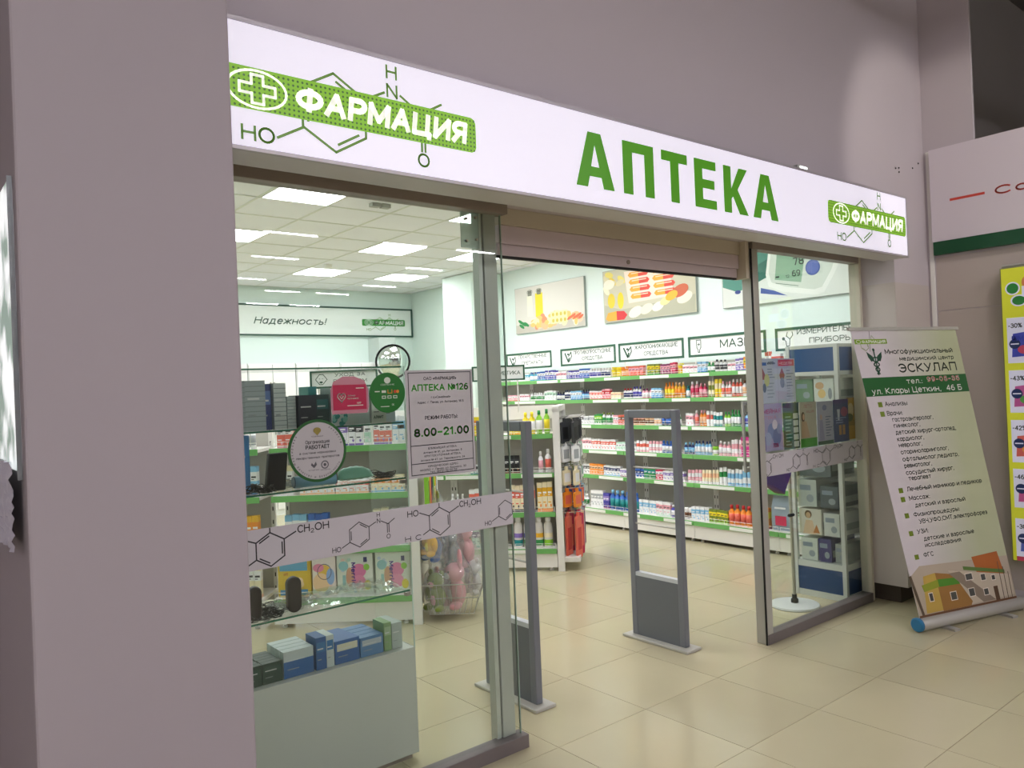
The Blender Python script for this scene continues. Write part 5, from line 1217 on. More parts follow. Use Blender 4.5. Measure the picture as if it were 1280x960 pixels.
# ---- soft toys in clear bags, in and above a wire basket
M_plush = {}
def plush(c): return mat('plush ' + c, PAL[c], .95, bump=.4, nscale=120)
def make_toy(label, c, c2, s, u, y, z, rz, ears='round'):
    P3 = loc_w(GL_, A2, u, y)
    t = thing('soft_toy', label, 'toy', (*P3, z), A2 + rz)
    A_, B_ = plush(c), plush(c2)
    b = MB(); b.ball((0, 0, .075 * s), .055 * s, .048 * s, .075 * s, A_); b.ball((0, -.012 * s, .07 * s), .036 * s, .042 * s, .05 * s, B_, 10, 6)
    for q in (-1, 1):
        b.ball((q * .048 * s, -.035 * s, .02 * s), .026 * s, .04 * s, .022 * s, A_, 8, 6); b.ball((q * .062 * s, -.02 * s, .095 * s), .022 * s, .022 * s, .045 * s, A_, 8, 6)
    b.build('body', t, smooth=True, soft=1)
    b = MB(); b.ball((0, -.01 * s, .185 * s), .058 * s, .052 * s, .052 * s, A_); b.ball((0, -.055 * s, .172 * s), .024 * s, .018 * s, .018 * s, B_, 10, 6)
    for q in (-1, 1):
        b.ball((q * .022 * s, -.058 * s, .195 * s), .006 * s, .005 * s, .006 * s, M_rubber, 6, 4)
    b.ball((0, -.072 * s, .178 * s), .007 * s, .005 * s, .005 * s, M_rubber, 6, 4)
    b.build('head', t, smooth=True, soft=1)
    for q in (-1, 1):
        b = MB(); b.ball((q * .045 * s, 0, (.235 if ears == 'round' else .26) * s), .02 * s, .012 * s, (.02 if ears == 'round' else .055) * s, A_, 8, 6); b.build('ear', t, smooth=True, soft=1)
    b = MB(); n = 14; rr = random.Random(int(u * 100 + y * 1000 + z * 77)); vs = []; rg = 9
    for j in range(rg + 1):
        zz = (-.01 + .36 * j / rg) * s; rad = (.098 if j < 6 else .098 - .022 * (j - 5)) * s
        for k_ in range(n):
            a = 2 * math.pi * k_ / n; q = rad * (1 + rr.uniform(-.12, .10)); vs.append((q * math.cos(a), q * .85 * math.sin(a), zz + rr.uniform(-.006, .006)))
    b.add(vs, [(j * n + k_, j * n + (k_ + 1) % n, (j + 1) * n + (k_ + 1) % n, (j + 1) * n + k_) for j in range(rg) for k_ in range(n)], M_film)
    b.build('clear_bag', t, smooth=True, soft=1)
    return t
bk = thing('wire_basket', 'white wire basket holding bagged soft toys at the gondola end', 'basket', (*loc_w(GL_, A2, .07, .02), .05), A2)
b = MB()
def rect_loop(x0, x1, y0, y1, z, r=.003): b.tube([(x0, y0, z), (x1, y0, z), (x1, y1, z), (x0, y1, z)], r, M_metal, 5, closed=True)
rect_loop(.0, .44, .0, .50, .22, .004); rect_loop(.02, .40, .02, .48, .12); rect_loop(.04, .36, .04, .46, .0)
for i in range(10):
    f = i / 9
    b.tube([(.44 * f, 0, .22), (.04 + .32 * f, .04, 0), (.04 + .32 * f, .46, 0), (.44 * f, .50, .22)], .002, M_metal, 4)
    b.tube([(.44, .5 * f, .22), (.36, .04 + .42 * f, 0)], .002, M_metal, 4); b.tube([(0, .5 * f, .22), (.04, .04 + .42 * f, 0)], .002, M_metal, 4)
b.build('wire_frame', bk)
toys = [('pink bagged soft toy rabbit lying low in the wire basket', 'pink', 'white', 1.15, .30, .18, .07, -1.0, 'long'),
        ('olive and pink soft toy in a bag at the near corner of the basket', 'olive', 'pink', .95, .16, .12, .07, -.6, 'round'),
        ('white and violet soft toy in a bag at the basket outer rim', 'white', 'violet', .9, .42, .34, .12, -.9, 'round'),
        ('coral pink soft toy at the bottom of the basket by the end panel', 'coral', 'pink', .85, .17, .34, .07, -.7, 'round'),
        ('pale pink soft toy in a bag standing highest above the basket rim', 'pink', 'cream', 1.2, .36, .36, .33, -1.1, 'round'),
        ('brown soft toy bear in a bag hung on the peg panel', 'brown', 'peach', .9, .16, .40, .52, -.8, 'round'),
        ('blue and lime soft toy in a bag hung on the peg panel', 'blue', 'lime', .95, .15, .16, .42, -.8, 'long'),
        ('yellow soft toy in a bag hung beside the gondola post', 'gold', 'yellow', .8, .14, .06, .48, -.9, 'long'),
        ('grey and white spotted soft toy in a bag above the basket middle', 'gray', 'white', .9, .26, .26, .36, -1.0, 'round'),
        ('green and cream soft toy in a bag at the top of the peg panel', 'olive', 'cream', .8, .15, .28, .62, -.9, 'long')]
for q in toys: make_toy(*q[:3], q[3] * 1.2, *q[4:])

# ---- goods on the gondolas
def gon_row(P, a, z, y, items, where):
    prev = ''
    for u0, u1, *spec in items: prev = run((*P, 0), a, u0, u1, y, z + .012, tuple(spec), where, prev)
gon_row(GM, A1, ZM[3], .07, [(-1.02, -.92, 'carton', .12, 'white', 'orange', 'white'), (-.78, -.64, 'carton', .16, 'yellow', 'orange', 'gold'), (-.42, -.30, 'carton', .06, 'yellow', 'white', 'orange'), (-.28, -.16, 'bottle', .18, 'yellow', 'white', 'yellow'), (-.155, -.095, 'bottle', .19, 'lime', 'white', 'green'), (-.085, -.03, 'bottle', .20, 'lime', 'yellow', 'green')], 'the top gondola shelf')
gon_row(GM, A1, ZM[2], .07, [(-.78, -.66, 'carton', .08, 'white', 'charcoal', 'teal'), (-.46, -.32, 'carton', .15, 'black', 'charcoal', 'brown'), (-.31, -.25, 'bottle', .14, 'charcoal', 'white', 'black'), (-.15, -.10, 'bottle', .17, 'white', 'pink', 'white'), (-.09, -.03, 'bottle', .19, 'white', 'coral', 'white')], 'the third gondola shelf')
gon_row(GM, A1, ZM[1], .07, [(-.98, -.84, 'bottle', .16, 'white', 'skyblue', 'white'), (-.80, -.64, 'carton', .2, 'white', 'coral', 'white'), (-.42, -.19, 'carton', .22, 'cream', 'coral', 'charcoal'), (-.17, -.03, 'carton', .24, 'cream', 'gold', 'orange')], 'the second gondola shelf')
gon_row(GM, A1, ZM[0], .07, [(-1.02, -.92, 'carton', .17, 'coral', 'navy', 'coral'), (-.91, -.80, 'carton', .17, 'gold', 'olive', 'yellow'), (-.79, -.70, 'carton', .18, 'mint', 'navy', 'teal'), (-.69, -.62, 'carton', .19, 'indigo', 'white', 'navy')], 'the lowest gondola shelf')
# big white detergent-like bottles on the lowest shelf
me_ = None
for i, (u, c1, c2) in enumerate(((-.36, 'violet', 'teal'), (-.27, 'indigo', 'green'), (-.17, 'gold', 'green'), (-.085, 'cream', 'lime'))):
    t = thing('care_bottle', f'white bottle with {name_c(c1)} and {name_c(c2)} label on the lowest gondola shelf', 'bottle', (*loc_w(GM, A1, u, .11), ZM[0] + .012), A1, group='large white bottles on the lowest gondola shelf')
    r = .040
    b = MB(); b.lathe([(r * .9, 0), (r, .005), (r, .18), (r * .9, .21), (r * .45, .235), (r * .45, .25)], 16, mat('pearl plastic', '#dfdcd6', .35)); b.build('body', t, smooth=True)
    b = MB(); b.lathe([(r * .62, .235), (r * .62, .262), (r * .55, .27)], 14, pm('white')); b.build('cap', t, smooth=True)
    b = MB(); b.lathe([(r * 1.01, .02), (r * 1.01, .07)], 16, pm(c2)); b.lathe([(r * 1.01, .09), (r * 1.01, .13)], 16, pm(c1)); b.build('body_label', t)
gon_row(GL_, A2, ZL[2], .07, [(-.98, -.85, 'carton', .2, 'cream', 'white', 'white'), (-.80, -.55, 'carton', .10, 'white', 'cream', 'peach'), (-.54, -.30, 'carton', .10, 'white', 'coral', 'peach'), (-.28, -.04, 'carton', .11, 'cream', 'orange', 'skyblue')], 'the third display gondola shelf')
gon_row(GL_, A2, ZL[3], .07, [(-.96, -.84, 'carton', .17, 'coral', 'white', 'pink'), (-.83, -.70, 'carton', .17, 'pink', 'coral', 'white'), (-.56, -.44, 'carton', .17, 'white', 'violet', 'indigo'), (-.43, -.33, 'carton', .17, 'white', 'charcoal', 'violet'), (-.32, -.26, 'carton', .16, 'mint', 'white', 'white'), (-.25, -.12, 'carton', .18, 'coral', 'white', 'violet'), (-.11, -.02, 'carton', .19, 'white', 'skyblue', 'white')], 'the top display gondola shelf')
gon_row(GL_, A2, ZL[1], .07, [(-.92, -.76, 'carton', .22, 'skyblue', 'white', 'blue'), (-.75, -.60, 'carton', .22, 'blue', 'skyblue', 'white'), (-.28, -.16, 'carton', .24, 'cream', 'white', 'white'), (-.15, -.03, 'carton', .24, 'white', 'cream', 'mint')], 'the second display gondola shelf')
PG = loc_w(GL_, A2, -1.08, 0)
for z_, sp in ((ZL[0], ('carton', .24, 'cream', 'white', 'peach')), (ZL[1], ('carton', .22, 'gold', 'orange', 'brown')), (ZL[2], ('carton', .2, 'skyblue', 'white', 'blue')), (ZL[3], ('bottle', .16, 'white', 'gray', 'white'))):
    gon_row(PG, A2, z_, .07, [(-.38, -.03, *sp)], 'the gondola half hidden by the pillar')
# diaper packs
def diaper(label, u, w, h, kind):
    t = thing('diaper_pack', label, 'diapers', (*loc_w(GL_, A2, u, .06), ZL[0] + .012), A2)
    b = MB(); n = 10; nz = 8; vs = []
    def pt(i, j, f):
        x = w * (i / n); z = h * (j / nz); bulge = .018 * math.sin(math.pi * i / n) ** .5 * math.sin(math.pi * j / nz) ** .5 if 0 < i < n and 0 < j < nz else 0
        return (x, (-bulge if f else .26 + bulge), z)
    for f in (1, 0):
        for i in range(n + 1):
            for j in range(nz + 1): vs.append(pt(i, j, f))
    q = (n + 1) * (nz + 1); fs = []
    for i in range(n):
        for j in range(nz):
            a = i * (nz + 1) + j; fs += [(a, a + nz + 1, a + nz + 2, a + 1), (q + a, q + a + 1, q + a + nz + 2, q + a + nz + 1)]
    for i in range(n): fs += [(i * (nz + 1), q + i * (nz + 1), q + (i + 1) * (nz + 1), (i + 1) * (nz + 1)), (i * (nz + 1) + nz, (i + 1) * (nz + 1) + nz, q + (i + 1) * (nz + 1) + nz, q + i * (nz + 1) + nz)]
    for j in range(nz): fs += [(j, j + 1, q + j + 1, q + j), (n * (nz + 1) + j, q + n * (nz + 1) + j, q + n * (nz + 1) + j + 1, n * (nz + 1) + j + 1)]
    body = {'y': '#d8b83c', 'p': '#e8dcd8', 'm': '#dfe4dc'}[kind]
    b.add(vs, fs, mat('pack ' + body, body, .35)); b.build('wrapper', t, smooth=True)
    F = frame((0, -.0185, 0), (1, 0, 0), (0, 0, 1), (0, -1, 0)); b = MB()
    rr = random.Random(int(u * 100))
    if kind == 'y':
        b.rect(F, .02, h * .72, w - .02, h * .97, pm('#5c9cc0'), 0); b.rect(F, .02, .02, w - .02, h * .22, pm('#4c88b4'), 0); b.text(F, 'elfi', w * .2, h * .6, .02, pm('#b0482c'), 1); b.ell(F, w * .6, h * .36, .05, .03, pm('#e4c898'), 1); b.ell(F, w * .68, h * .44, .025, .028, pm('#e8cca4'), 2, 16)
    else:
        for i in range(10): b.ell(F, rr.uniform(.03, w - .03), rr.uniform(.03, h - .03), .014, .012, pm(rr.choice(['#b8d8d0', '#e8c8c0', '#c8dc88', '#b8c8e0'])), 0, 12)
        if kind == 'm':
            hu = w * .55
            b.ell(F, hu + .02, h * .60, .052, .05, pm('#d878a8'), 1, 24); b.ell(F, hu + .02, h * .33, .048, .05, pm('#e088b0'), 1, 24); b.ell(F, hu - .045, h * .45, .028, .07, pm('#c89880'), 1, 20)
            b.text(F, 'Merries', hu - .035, h * .80, .033, pm('#4a2c8c'), 3, w=.195, bold=.05, rot=-math.pi / 2)
            b.ell(F, w * .2, h * .72, .035, .035, pm('#88b8c0'), 1, 18); b.rect(F, w * .17, h * .25, w * .25, h * .5, pm('#98c0c4'), 1); b.ell(F, w * .86, h * .25, .025, .035, pm('#d8c83c'), 1, 16); b.ell(F, w * .84, h * .68, .022, .024, pm('#88c04c'), 1, 16); b.rect(F, w * .76, h * .8, w * .86, h * .92, pm('#3c3c70'), 1)
        else:
            b.ell(F, w * .55, h * .62, .045, .05, pm('#e0b850'), 1, 20); b.ring(F, w * .55, h * .62, .05, .055, .005, pm('#5c5c70'), 2, 20); b.ell(F, w * .3, h * .72, .04, .03, pm('#e088a8'), 1, 16); b.ell(F, w * .4, h * .35, .06, .07, pm('#ecc8a0'), 1, 20); b.ell(F, w * .8, h * .5, .03, .06, pm('#88a8d8'), 1, 16)
    b.build('printing', t)
diaper('yellow and blue diaper pack standing on the lowest shelf nearest the pillar', -.98, .24, .27, 'y')
diaper('pink and yellow diaper pack between the yellow pack and the white ones', -.73, .17, .29, 'p')
diaper('white diaper pack with pink heart in the middle of the lowest shelf', -.55, .26, .30, 'm')
diaper('white diaper pack with pink heart beside the gondola end post', -.27, .25, .30, 'm')
# category signs over the gondolas
FA = lambda P, a, y: frame((*loc_w(P, a, 0, y), 0), (math.cos(a), math.sin(a), 0), (0, 0, 1), (math.sin(a), -math.cos(a), 0))
x_, y_ = loc_w(GM, A1, -.47, .02)
t = cat_sign('green framed cosmetics sign above the island gondola, crossed by the window post', FA(GM, A1, .02), -.715, -.23, 1.73, 1.868, [('КОСМЕТИКА', -.42, 1.782, .035, .30)], 'cosm', (x_, y_, 1.73), .014)
w = MB(); 
for u in (-.65, -.3): p = loc_w(GM, A1, u, .027); w.tube([(*p, 1.44), (*p, 1.74)], .006, M_white, 6)
w.build('support_rod', t)
x_, y_ = loc_w(GL_, A2, -.44, .02)
t = cat_sign('green framed child care sign seen through the top of the display case', FA(GL_, A2, .02), -.68, -.19, 1.712, 1.842, [('УХОД ЗА', -.39, 1.795, .024, .22), ('РЕБЁНКОМ', -.39, 1.75, .024, .24)], 'baby', (x_, y_, 1.71), .014)
w = MB(); 
for u in (-.62, -.25): p = loc_w(GL_, A2, u, .027); w.tube([(*p, 1.30), (*p, 1.72)], .006, M_white, 6)
w.build('hanger', t)

# ================================================================ GLASS DISPLAY CASE BESIDE THE PILLAR
VX0, VX1, VY0, VY1 = .80, 1.846, 3.05, 3.40
t = vt = thing('display_case', 'glass display case on a grey base directly inside the big window', 'display case', (1.3, 3.2, 0), world=True)
MB().box(VX0, VX1, VY0, VY1, .03, .507, mat('case base', '#c0c4ba', .45)).build('base', t, bevel=.002)
MB().box(VX0 + .02, VX1 - .02, VY0 + .03, VY1 - .02, 0, .03, M_dark).build('plinth', t)
for z in (.765, 1.018, 1.273, 1.525, 1.777):
    s = MB().box(VX0, VX1 - .015, VY0 + .003, VY1 - .01, z - .003, z + .003, M_shelfglass).build('glass_shelf', t)
    MB().box(VX0, VX1 - .015, VY0, VY0 + .003, z - .0035, z + .0035, M_edge).build('polished_edge', s)
MB().box(VX1 - .007, VX1 - .001, VY0, VY1, .507, 1.78, M_shelfglass).build('side_pane', t)
MB().box(VX1 - .007, VX1 - .001, VY0 - .002, VY0, .507, 1.78, mat('pale glass edge', '#c8dcd2', .2)).build('pane_edge', t)
for z in (.75, 1.51, 1.26): MB().box(VX1 - .03, VX1 - .007, VY0 + .01, VY0 + .03, z - .012, z + .004, M_dark).build('shelf_clip', t)
def vbox(label, x0, x1, z0, h, y0, d, body, c2=None, name='medicine_box', extra=None):
    q = thing(name, label, 'box', ((x0 + x1) / 2, y0 + d / 2, z0), world=True)
    MB().box(x0, x1, y0, y0 + d, z0, z0 + h, mat('card ' + body, body, .5)).build('carton', q)
    F = FX(y0); b = MB(); w = x1 - x0
    if c2: b.rect(F, x0 + w * .08, z0 + h * .55, x1 - w * .08, z0 + h * .85, mat('card ' + c2, c2, .5), 1)
    if extra: extra(b, F, x0, x1, z0, h)
    b.rect(F, x0 + w * .12, z0 + h * .62, x0 + w * .7, z0 + h * .66, pm('#c8ccc8'), 2); b.rect(F, x0 + w * .12, z0 + h * .3, x0 + w * .5, z0 + h * .33, pm('#8c9490'), 2)
    b.build('printing', q); return q
def stripes(b, F, x0, x1, z0, h):
    for i in range(9): b.rect(F, x0, z0 + h * (.08 + .1 * i), x1, z0 + h * (.095 + .1 * i), pm('#7c8884'), 1)
z5 = 1.528
vbox('grey striped carton stack, first beside the pillar on the upper glass shelf', 1.085, 1.128, z5, .20, 3.09, .1, '#8f9a98', None, extra=stripes)
vbox('tall grey striped carton on the upper glass shelf', 1.131, 1.215, z5, .205, 3.10, .12, '#98a3a0', None, extra=stripes)
vbox('dark blue bottle carton between the grey striped cartons', 1.219, 1.255, z5, .19, 3.14, .1, '#2c3c6c', '#5c78a8')
vbox('pale striped carton with round seal on the upper glass shelf', 1.258, 1.311, z5, .192, 3.12, .12, '#b8c2ba', None, extra=stripes)
vbox('lower pale green carton on the upper glass shelf', 1.315, 1.353, z5, .135, 3.12, .1, '#a8b4ac', None, extra=stripes)
vbox('wide black carton on the upper glass shelf', 1.356, 1.435, z5, .138, 3.10, .1, '#15222a', None)
vbox('teal black carton beside the wide black one', 1.438, 1.500, z5, .138, 3.11, .1, '#12332f', '#1c5c58')
vbox('teal carton standing behind the black cartons', 1.465, 1.505, z5, .175, 3.24, .1, '#2c8480', None)
def flowers(b, F, x0, x1, z0, h):
    rr = random.Random(5)
    for i in range(16): b.ell(F, x0 + rr.uniform(.01, .07), z0 + rr.uniform(.005, h * .45), .014, .010, pm(rr.choice(['#4ca49c', '#7cc0b8', '#2c8880'])), 1, 8, rot=rr.uniform(0, 3))
    b.rect(F, x0 + .14, z0 + h * .5, x1 - .005, z0 + h * .8, pm('#3c5c98'), 1)
vbox('wide pale carton with teal flower print behind the crimson card sticker', 1.508, 1.695, z5, .165, 3.11, .1, '#b4c6c4', '#c8a4b0', extra=flowers)
vbox('white herbal tea carton beneath the green round sticker', 1.700, 1.772, z5, .16, 3.10, .1, '#d4dcd2', '#c0c8a8', extra=lambda b, F, x0, x1, z0, h: b.text(F, 'АЛФИТ', x0 + .008, z0 + .02, .014, M_dgreen, 3, w=.05, bold=.02))
vbox('white and blue carton at the open end of the upper glass shelf', 1.776, 1.832, z5, .13, 3.12, .1, '#c8d8e0', '#3c74b8')
vbox('upright blue carton nearest the pillar on the middle glass shelf', 1.085, 1.148, 1.277, .235, 3.12, .05, '#3c7cb0', None)
t = thing('black_case', 'tall black rectangular spectacle case leaning on the middle glass shelf', 'case', (1.25, 3.11, 1.276), world=True)
b = MB(); b.prism([(1.203, 1.277), (1.288, 1.277), (1.303, 1.432), (1.222, 1.432)], 0, .03, mat('black leather', '#0d0e0d', .6), T=Matrix(((1, 0, 0, 0), (0, 0, 1, 3.10), (0, 1, 0, 0), (0, 0, 0, 1)))); b.build('case_body', t, bevel=.006)
t = thing('blue_roll', 'light blue rolled support lying on the middle glass shelf', 'roll', (1.42, 3.11, 1.276), world=True)
b = MB(); T = Matrix.Translation((1.325, 3.115, 1.302)) @ Matrix.Rotation(R(90), 4, 'Y') @ Matrix.Rotation(R(3), 4, 'X'); b.lathe([(.022, 0), (.025, .003), (.025, .185), (.021, .188)], 16, [pm('#3c5870'), pm('#6c9cb4'), pm('#3c5870')], T=T); b.build('roll_body', t, smooth=True)
t = thing('gel_pack', 'green and grey pillow shaped gel pack on the middle glass shelf', 'pack', (1.61, 3.12, 1.276), world=True)
b = MB(); n = 12; vs = []; fs = []
for f in (0, 1):
    for i in range(n + 1):
        for j in range(7):
            x = 1.53 + .18 * i / n; q = math.sin(math.pi * i / n) ** .35 if 0 < i < n else 0; q *= math.sin(math.pi * j / 6) ** .5 if 0 < j < 6 else 0
            vs.append((x, 3.11 + .07 * j / 6, 1.278 + .012 + (.05 * q if f else -.010 * q) + .003 * (i % 2)))
q0 = (n + 1) * 7
for i in range(n):
    for j in range(6):
        a = i * 7 + j; fs += [(a, a + 1, a + 8, a + 7), (q0 + a, q0 + a + 7, q0 + a + 8, q0 + a + 1)]
b.add(vs[:], fs, pm('#6ca48c')); b.build('pack_body', t, smooth=True, soft=1)
b = MB(); F = FX(3.115)
vbox('small dark red and green carton beside the gel pack', 1.508, 1.53, 1.277, .05, 3.12, .05, '#7c3440', '#2c6c4c')
# wires: spectacle frames and chains heaped on the shelves
def coils(label, name, x0, x1, y0, y1, z, n, r, m, seed, cat):
    q = thing(name, label, cat, ((x0 + x1) / 2, (y0 + y1) / 2, z), world=True)
    rr = random.Random(seed); b = MB()
    for i in range(n):
        cx, cy = rr.uniform(x0 + .02, x1 - .02), rr.uniform(y0, y1); a = rr.uniform(.012, .032); c = rr.uniform(.5, 1); h = rr.uniform(.003, .03); ph = rr.uniform(0, 6)
        pts = [(cx + a * math.cos(t_), cy + a * c * math.sin(t_), z + .004 + h * (.5 + .5 * math.sin(t_ + ph))) for t_ in [2 * math.pi * k / 14 for k in range(14)]]
        b.tube(pts, r, m, 4, closed=True)
    b.build('loops', q, kind='stuff'); return q
kb = mat('dark wire', '#2a2c2a', .35, .4); ks = mat('steel wire', '#9a9c98', .3, .8)
coils('heap of black spectacle chains beside the black case on the middle glass shelf', 'chain_heap', 1.09, 1.23, 3.07, 3.24, 1.276, 60, .0020, kb, 1, 'chain')
coils('heap of steel spectacle frames behind the blue roll', 'spectacle_heap', 1.29, 1.53, 3.15, 3.28, 1.276, 70, .0016, ks, 2, 'spectacles')
coils('loose steel spectacle frames at the open end of the middle glass shelf', 'spectacle_heap', 1.70, 1.82, 3.08, 3.2, 1.276, 26, .0016, kb, 3, 'spectacles')
coils('heap of black wire rims beside the pillar on the lower glass shelf', 'rim_heap', 1.09, 1.26, 3.07, 3.22, .768, 60, .0020, kb, 4, 'spectacles')
coils('loose steel wire rims behind the dark oval case', 'rim_heap', 1.20, 1.44, 3.10, 3.24, .768, 50, .0017, ks, 5, 'spectacles')
def oval_case(label, x, z0, w, h):
    q = thing('oval_case', label, 'case', (x, 3.11, z0), world=True)
    pts = []
    for k in range(24):
        a = 2 * math.pi * k / 24; pts.append((x + w / 2 * math.cos(a), z0 + h / 2 + (h / 2 - w / 2) * (1 if math.sin(a) >= 0 else -1) + w / 2 * math.sin(a)))
    b = MB(); b.prism(pts, 0, .035, mat('dark brown case', '#1e1712', .5), T=Matrix(((1, 0, 0, 0), (0, 0, 1, 3.085), (0, 1, 0, 0), (0, 0, 0, 1)))); b.build('case_body', q, bevel=.008)
oval_case('tall dark brown oval case standing free on the lower glass shelf', 1.303, .768, .062, .148)
oval_case('dark brown oval case half hidden by the pillar on the lower glass shelf', 1.138, .768, .055, .138)
t = thing('plastic_bag', 'crumpled clear plastic bag lying along the lower glass shelf', 'bag', (1.6, 3.15, .768), world=True)
b = MB(); rr = random.Random(9); n, m_ = 26, 9; vs = []
for i in range(n + 1):
    for j in range(m_ + 1):
        x = 1.36 + .45 * i / n; q = math.sin(math.pi * j / m_); e = math.sin(math.pi * min(1, max(0, (i + 1) / (n + 2)))) ** .5
        vs.append((x, 3.07 + .16 * j / m_, .770 + (.055 * q * e) * rr.uniform(.45, 1.15)))
b.add(vs, [(i * (m_ + 1) + j, (i + 1) * (m_ + 1) + j, (i + 1) * (m_ + 1) + j + 1, i * (m_ + 1) + j + 1) for i in range(n) for j in range(m_)], glassy('bag film', '#f8faf9', 1.8, .08, .3, .10, '#e8efec', 40)); b.build('bag_body', t)
# files of boxes on the case base
def file_row(where, x0, x1, h, n, y0, pitch, body, c2, side):
    for i in range(n):
        vbox(f'{side} {where}, {["front", "second", "third", "fourth", "fifth", "rearmost"][min(i, 5)]} of the file', x0 + .002 * (i % 2), x1 - .002 * (i % 3), .509, h * (1 - .01 * i), y0 + pitch * i, pitch * .86, body, c2)
for u, (x0, x1) in enumerate(((1.090, 1.150), (1.154, 1.236))):
    file_row(['nearest the pillar on the case base', 'next along on the case base'][u], x0, x1, .082, 5, 3.085, .035, '#16382c', '#1e4436', 'dark green carton')
def waves(b, F, x0, x1, z0, h):
    b.rect(F, x0, z0, x1, z0 + h * .62, pm('#1f5c94'), 1)
for i in range(4):
    vbox('blue and white wave printed carton on the case base, ' + ['front', 'second', 'third', 'rear'][i], 1.242, 1.372, .509, .108, 3.085 + .045 * i, .04, '#b4c0bc', None, extra=waves)
vbox('tall blue carton with white curve on the case base', 1.382, 1.428, .509, .135, 3.08, .10, '#20568c', '#2c6c9c')
vbox('tall white carton with blue curve on the case base', 1.429, 1.463, .509, .135, 3.08, .10, '#b4bfba', '#2c6c9c')
for i in range(4):
    vbox('flat blue carton with white top, longer row on the case base, ' + ['front', 'second', 'third', 'rear'][i], 1.470, 1.585, .509, .098 - .002 * i, 3.085 + .05 * i, .046, '#2c5c94', '#c8c8b0')
    vbox('short blue grey carton at the row middle on the case base, ' + ['front', 'second', 'third', 'rear'][i], 1.590, 1.702, .509, .085, 3.085 + .05 * i, .046, '#4c78a0', '#a8b4b8')
vbox('pale green upright carton on the case base', 1.708, 1.745, .509, .125, 3.085, .10, '#7c9c6c', '#9cb490')
vbox('light grey upright carton at the open end of the case base', 1.748, 1.800, .509, .115, 3.085, .14, '#a4b0a8', None)

# ================================================================ BLUE SHOWCASE CABINET BEHIND THE NARROW WINDOW
CX0, CX1, CY0, CY1 = 5.40, 5.86, 2.895, 3.31
t = thing('showcase_cabinet', 'blue and white glazed showcase cabinet behind the narrow window', 'cabinet', (5.6, 3.1, 0), world=True)
Mw = mat('showcase frame', '#c9cdc6', .4); Mb = mat('showcase blue', '#163f6e', .4)
for x, y in ((CX0, CY0), (CX0, CY1 - .03), (CX1 - .03, CY0), (CX1 - .03, CY1 - .03)): MB().box(x, x + .03, y, y + .03, 0, 1.89, Mw).build('corner_post', t)
for z0, z1 in ((.0, .045), (.22, .265), (1.66, 1.69), (1.865, 1.89)):
    b = MB(); b.box(CX0 + .004, CX1 - .004, CY0 + .004, CY1 - .004, z0, z1, Mw) if z0 in (.22, 1.865, 1.66) else b.box(CX0 + .003, CX1 - .003, CY0 + .003, CY1 - .003, z0, z1, Mw); b.build('frame_rail', t)
MB().box(CX0 + .008, CX1 - .008, CY0 + .008, CY1 - .008, .045, .22, Mb).build('base_panel', t)
MB().box(CX0 + .008, CX1 - .008, CY0 + .008, CY1 - .008, 1.69, 1.865, mat('header blue', '#1d4c80', .4)).build('header_panel', t)
for z in (.46, .67, .9, 1.2, 1.46): MB().box(CX0 + .012, CX1 - .012, CY0 + .012, CY1 - .012, z - .003, z + .003, M_shelfglass).build('glass_shelf', t)
MB().box(CX0 + .010, CX0 + .013, CY0 + .03, CY1 - .03, .265, 1.66, M_shelfglass).build('side_pane', t)
MB().box(CX0 + .03, CX1 - .03, CY0 + .010, CY0 + .013, .265, 1.66, M_shelfglass).build('front_pane', t)
def cbox(label, x0, x1, y0, y1, z0, h, body, face_=None, cat='box', name='appliance_box'):
    q = thing(name, label, cat, ((x0 + x1) / 2, (y0 + y1) / 2, z0), world=True)
    MB().box(x0, x1, y0, y1, z0, z0 + h, mat('card ' + body, body, .5)).build('carton', q)
    b = MB(); F = FY(x0); w = y1 - y0
    if face_: face_(b, F, -y1, -y0, z0, h)
    else: b.rect(F, -y1 + w * .1, z0 + h * .6, -y1 + w * .7, z0 + h * .8, pm('#8c98a8'), 1); b.ell(F, -y0 - w * .35, z0 + h * .3, w * .2, h * .15, pm('#9ca4ac'), 1, 14)
    F = FX(y0); b.rect(F, x0 + .02, z0 + h * .2, x1 - .02, z0 + h * .5, pm('#9aa4a0'), 1)
    b.build('printing', q)
def baby(b, F, u0, u1, z0, h):
    w = u1 - u0; b.ell(F, u0 + w * .3, z0 + h * .7, w * .22, h * .16, pm('#d8a878'), 1, 16); b.ell(F, u0 + w * .4, z0 + h * .35, w * .2, h * .2, pm('#e8c078'), 1, 16); b.ell(F, u0 + w * .82, z0 + h * .35, w * .10, h * .25, pm('#8c9098'), 1, 14)
def lady(b, F, u0, u1, z0, h):
    w = u1 - u0; b.ell(F, u0 + w * .42, z0 + h * .78, w * .16, h * .16, pm('#6c4c34'), 1, 16); b.ell(F, u0 + w * .42, z0 + h * .74, w * .11, h * .12, pm('#e0b890'), 2, 16); b.flat(F, [(u0 + w * .15, z0), (u0 + w * .75, z0), (u0 + w * .6, z0 + h * .55), (u0 + w * .3, z0 + h * .55)], pm('#ecc8a8'), 1); b.flat(F, [(u0 + w * .62, z0 + h * .06), (u0 + w * .92, z0 + h * .06), (u0 + w * .78, z0 + h * .4)], pm('#c87c3c'), 3)
X0, X1 = CX0 + .03, CX1 - .08
cbox('white and purple appliance box on the cabinet floor', X0, X1, 3.02, 3.12, .268, .17, '#3c3474'); cbox('narrow white appliance box at the rear of the cabinet floor', X0, X1, 3.13, 3.26, .268, .165, '#d4d8d0')
cbox('pale grey box near the corner post on the cabinet floor', X0 + .02, X1, 2.93, 3.0, .268, .14, '#a8aca8')
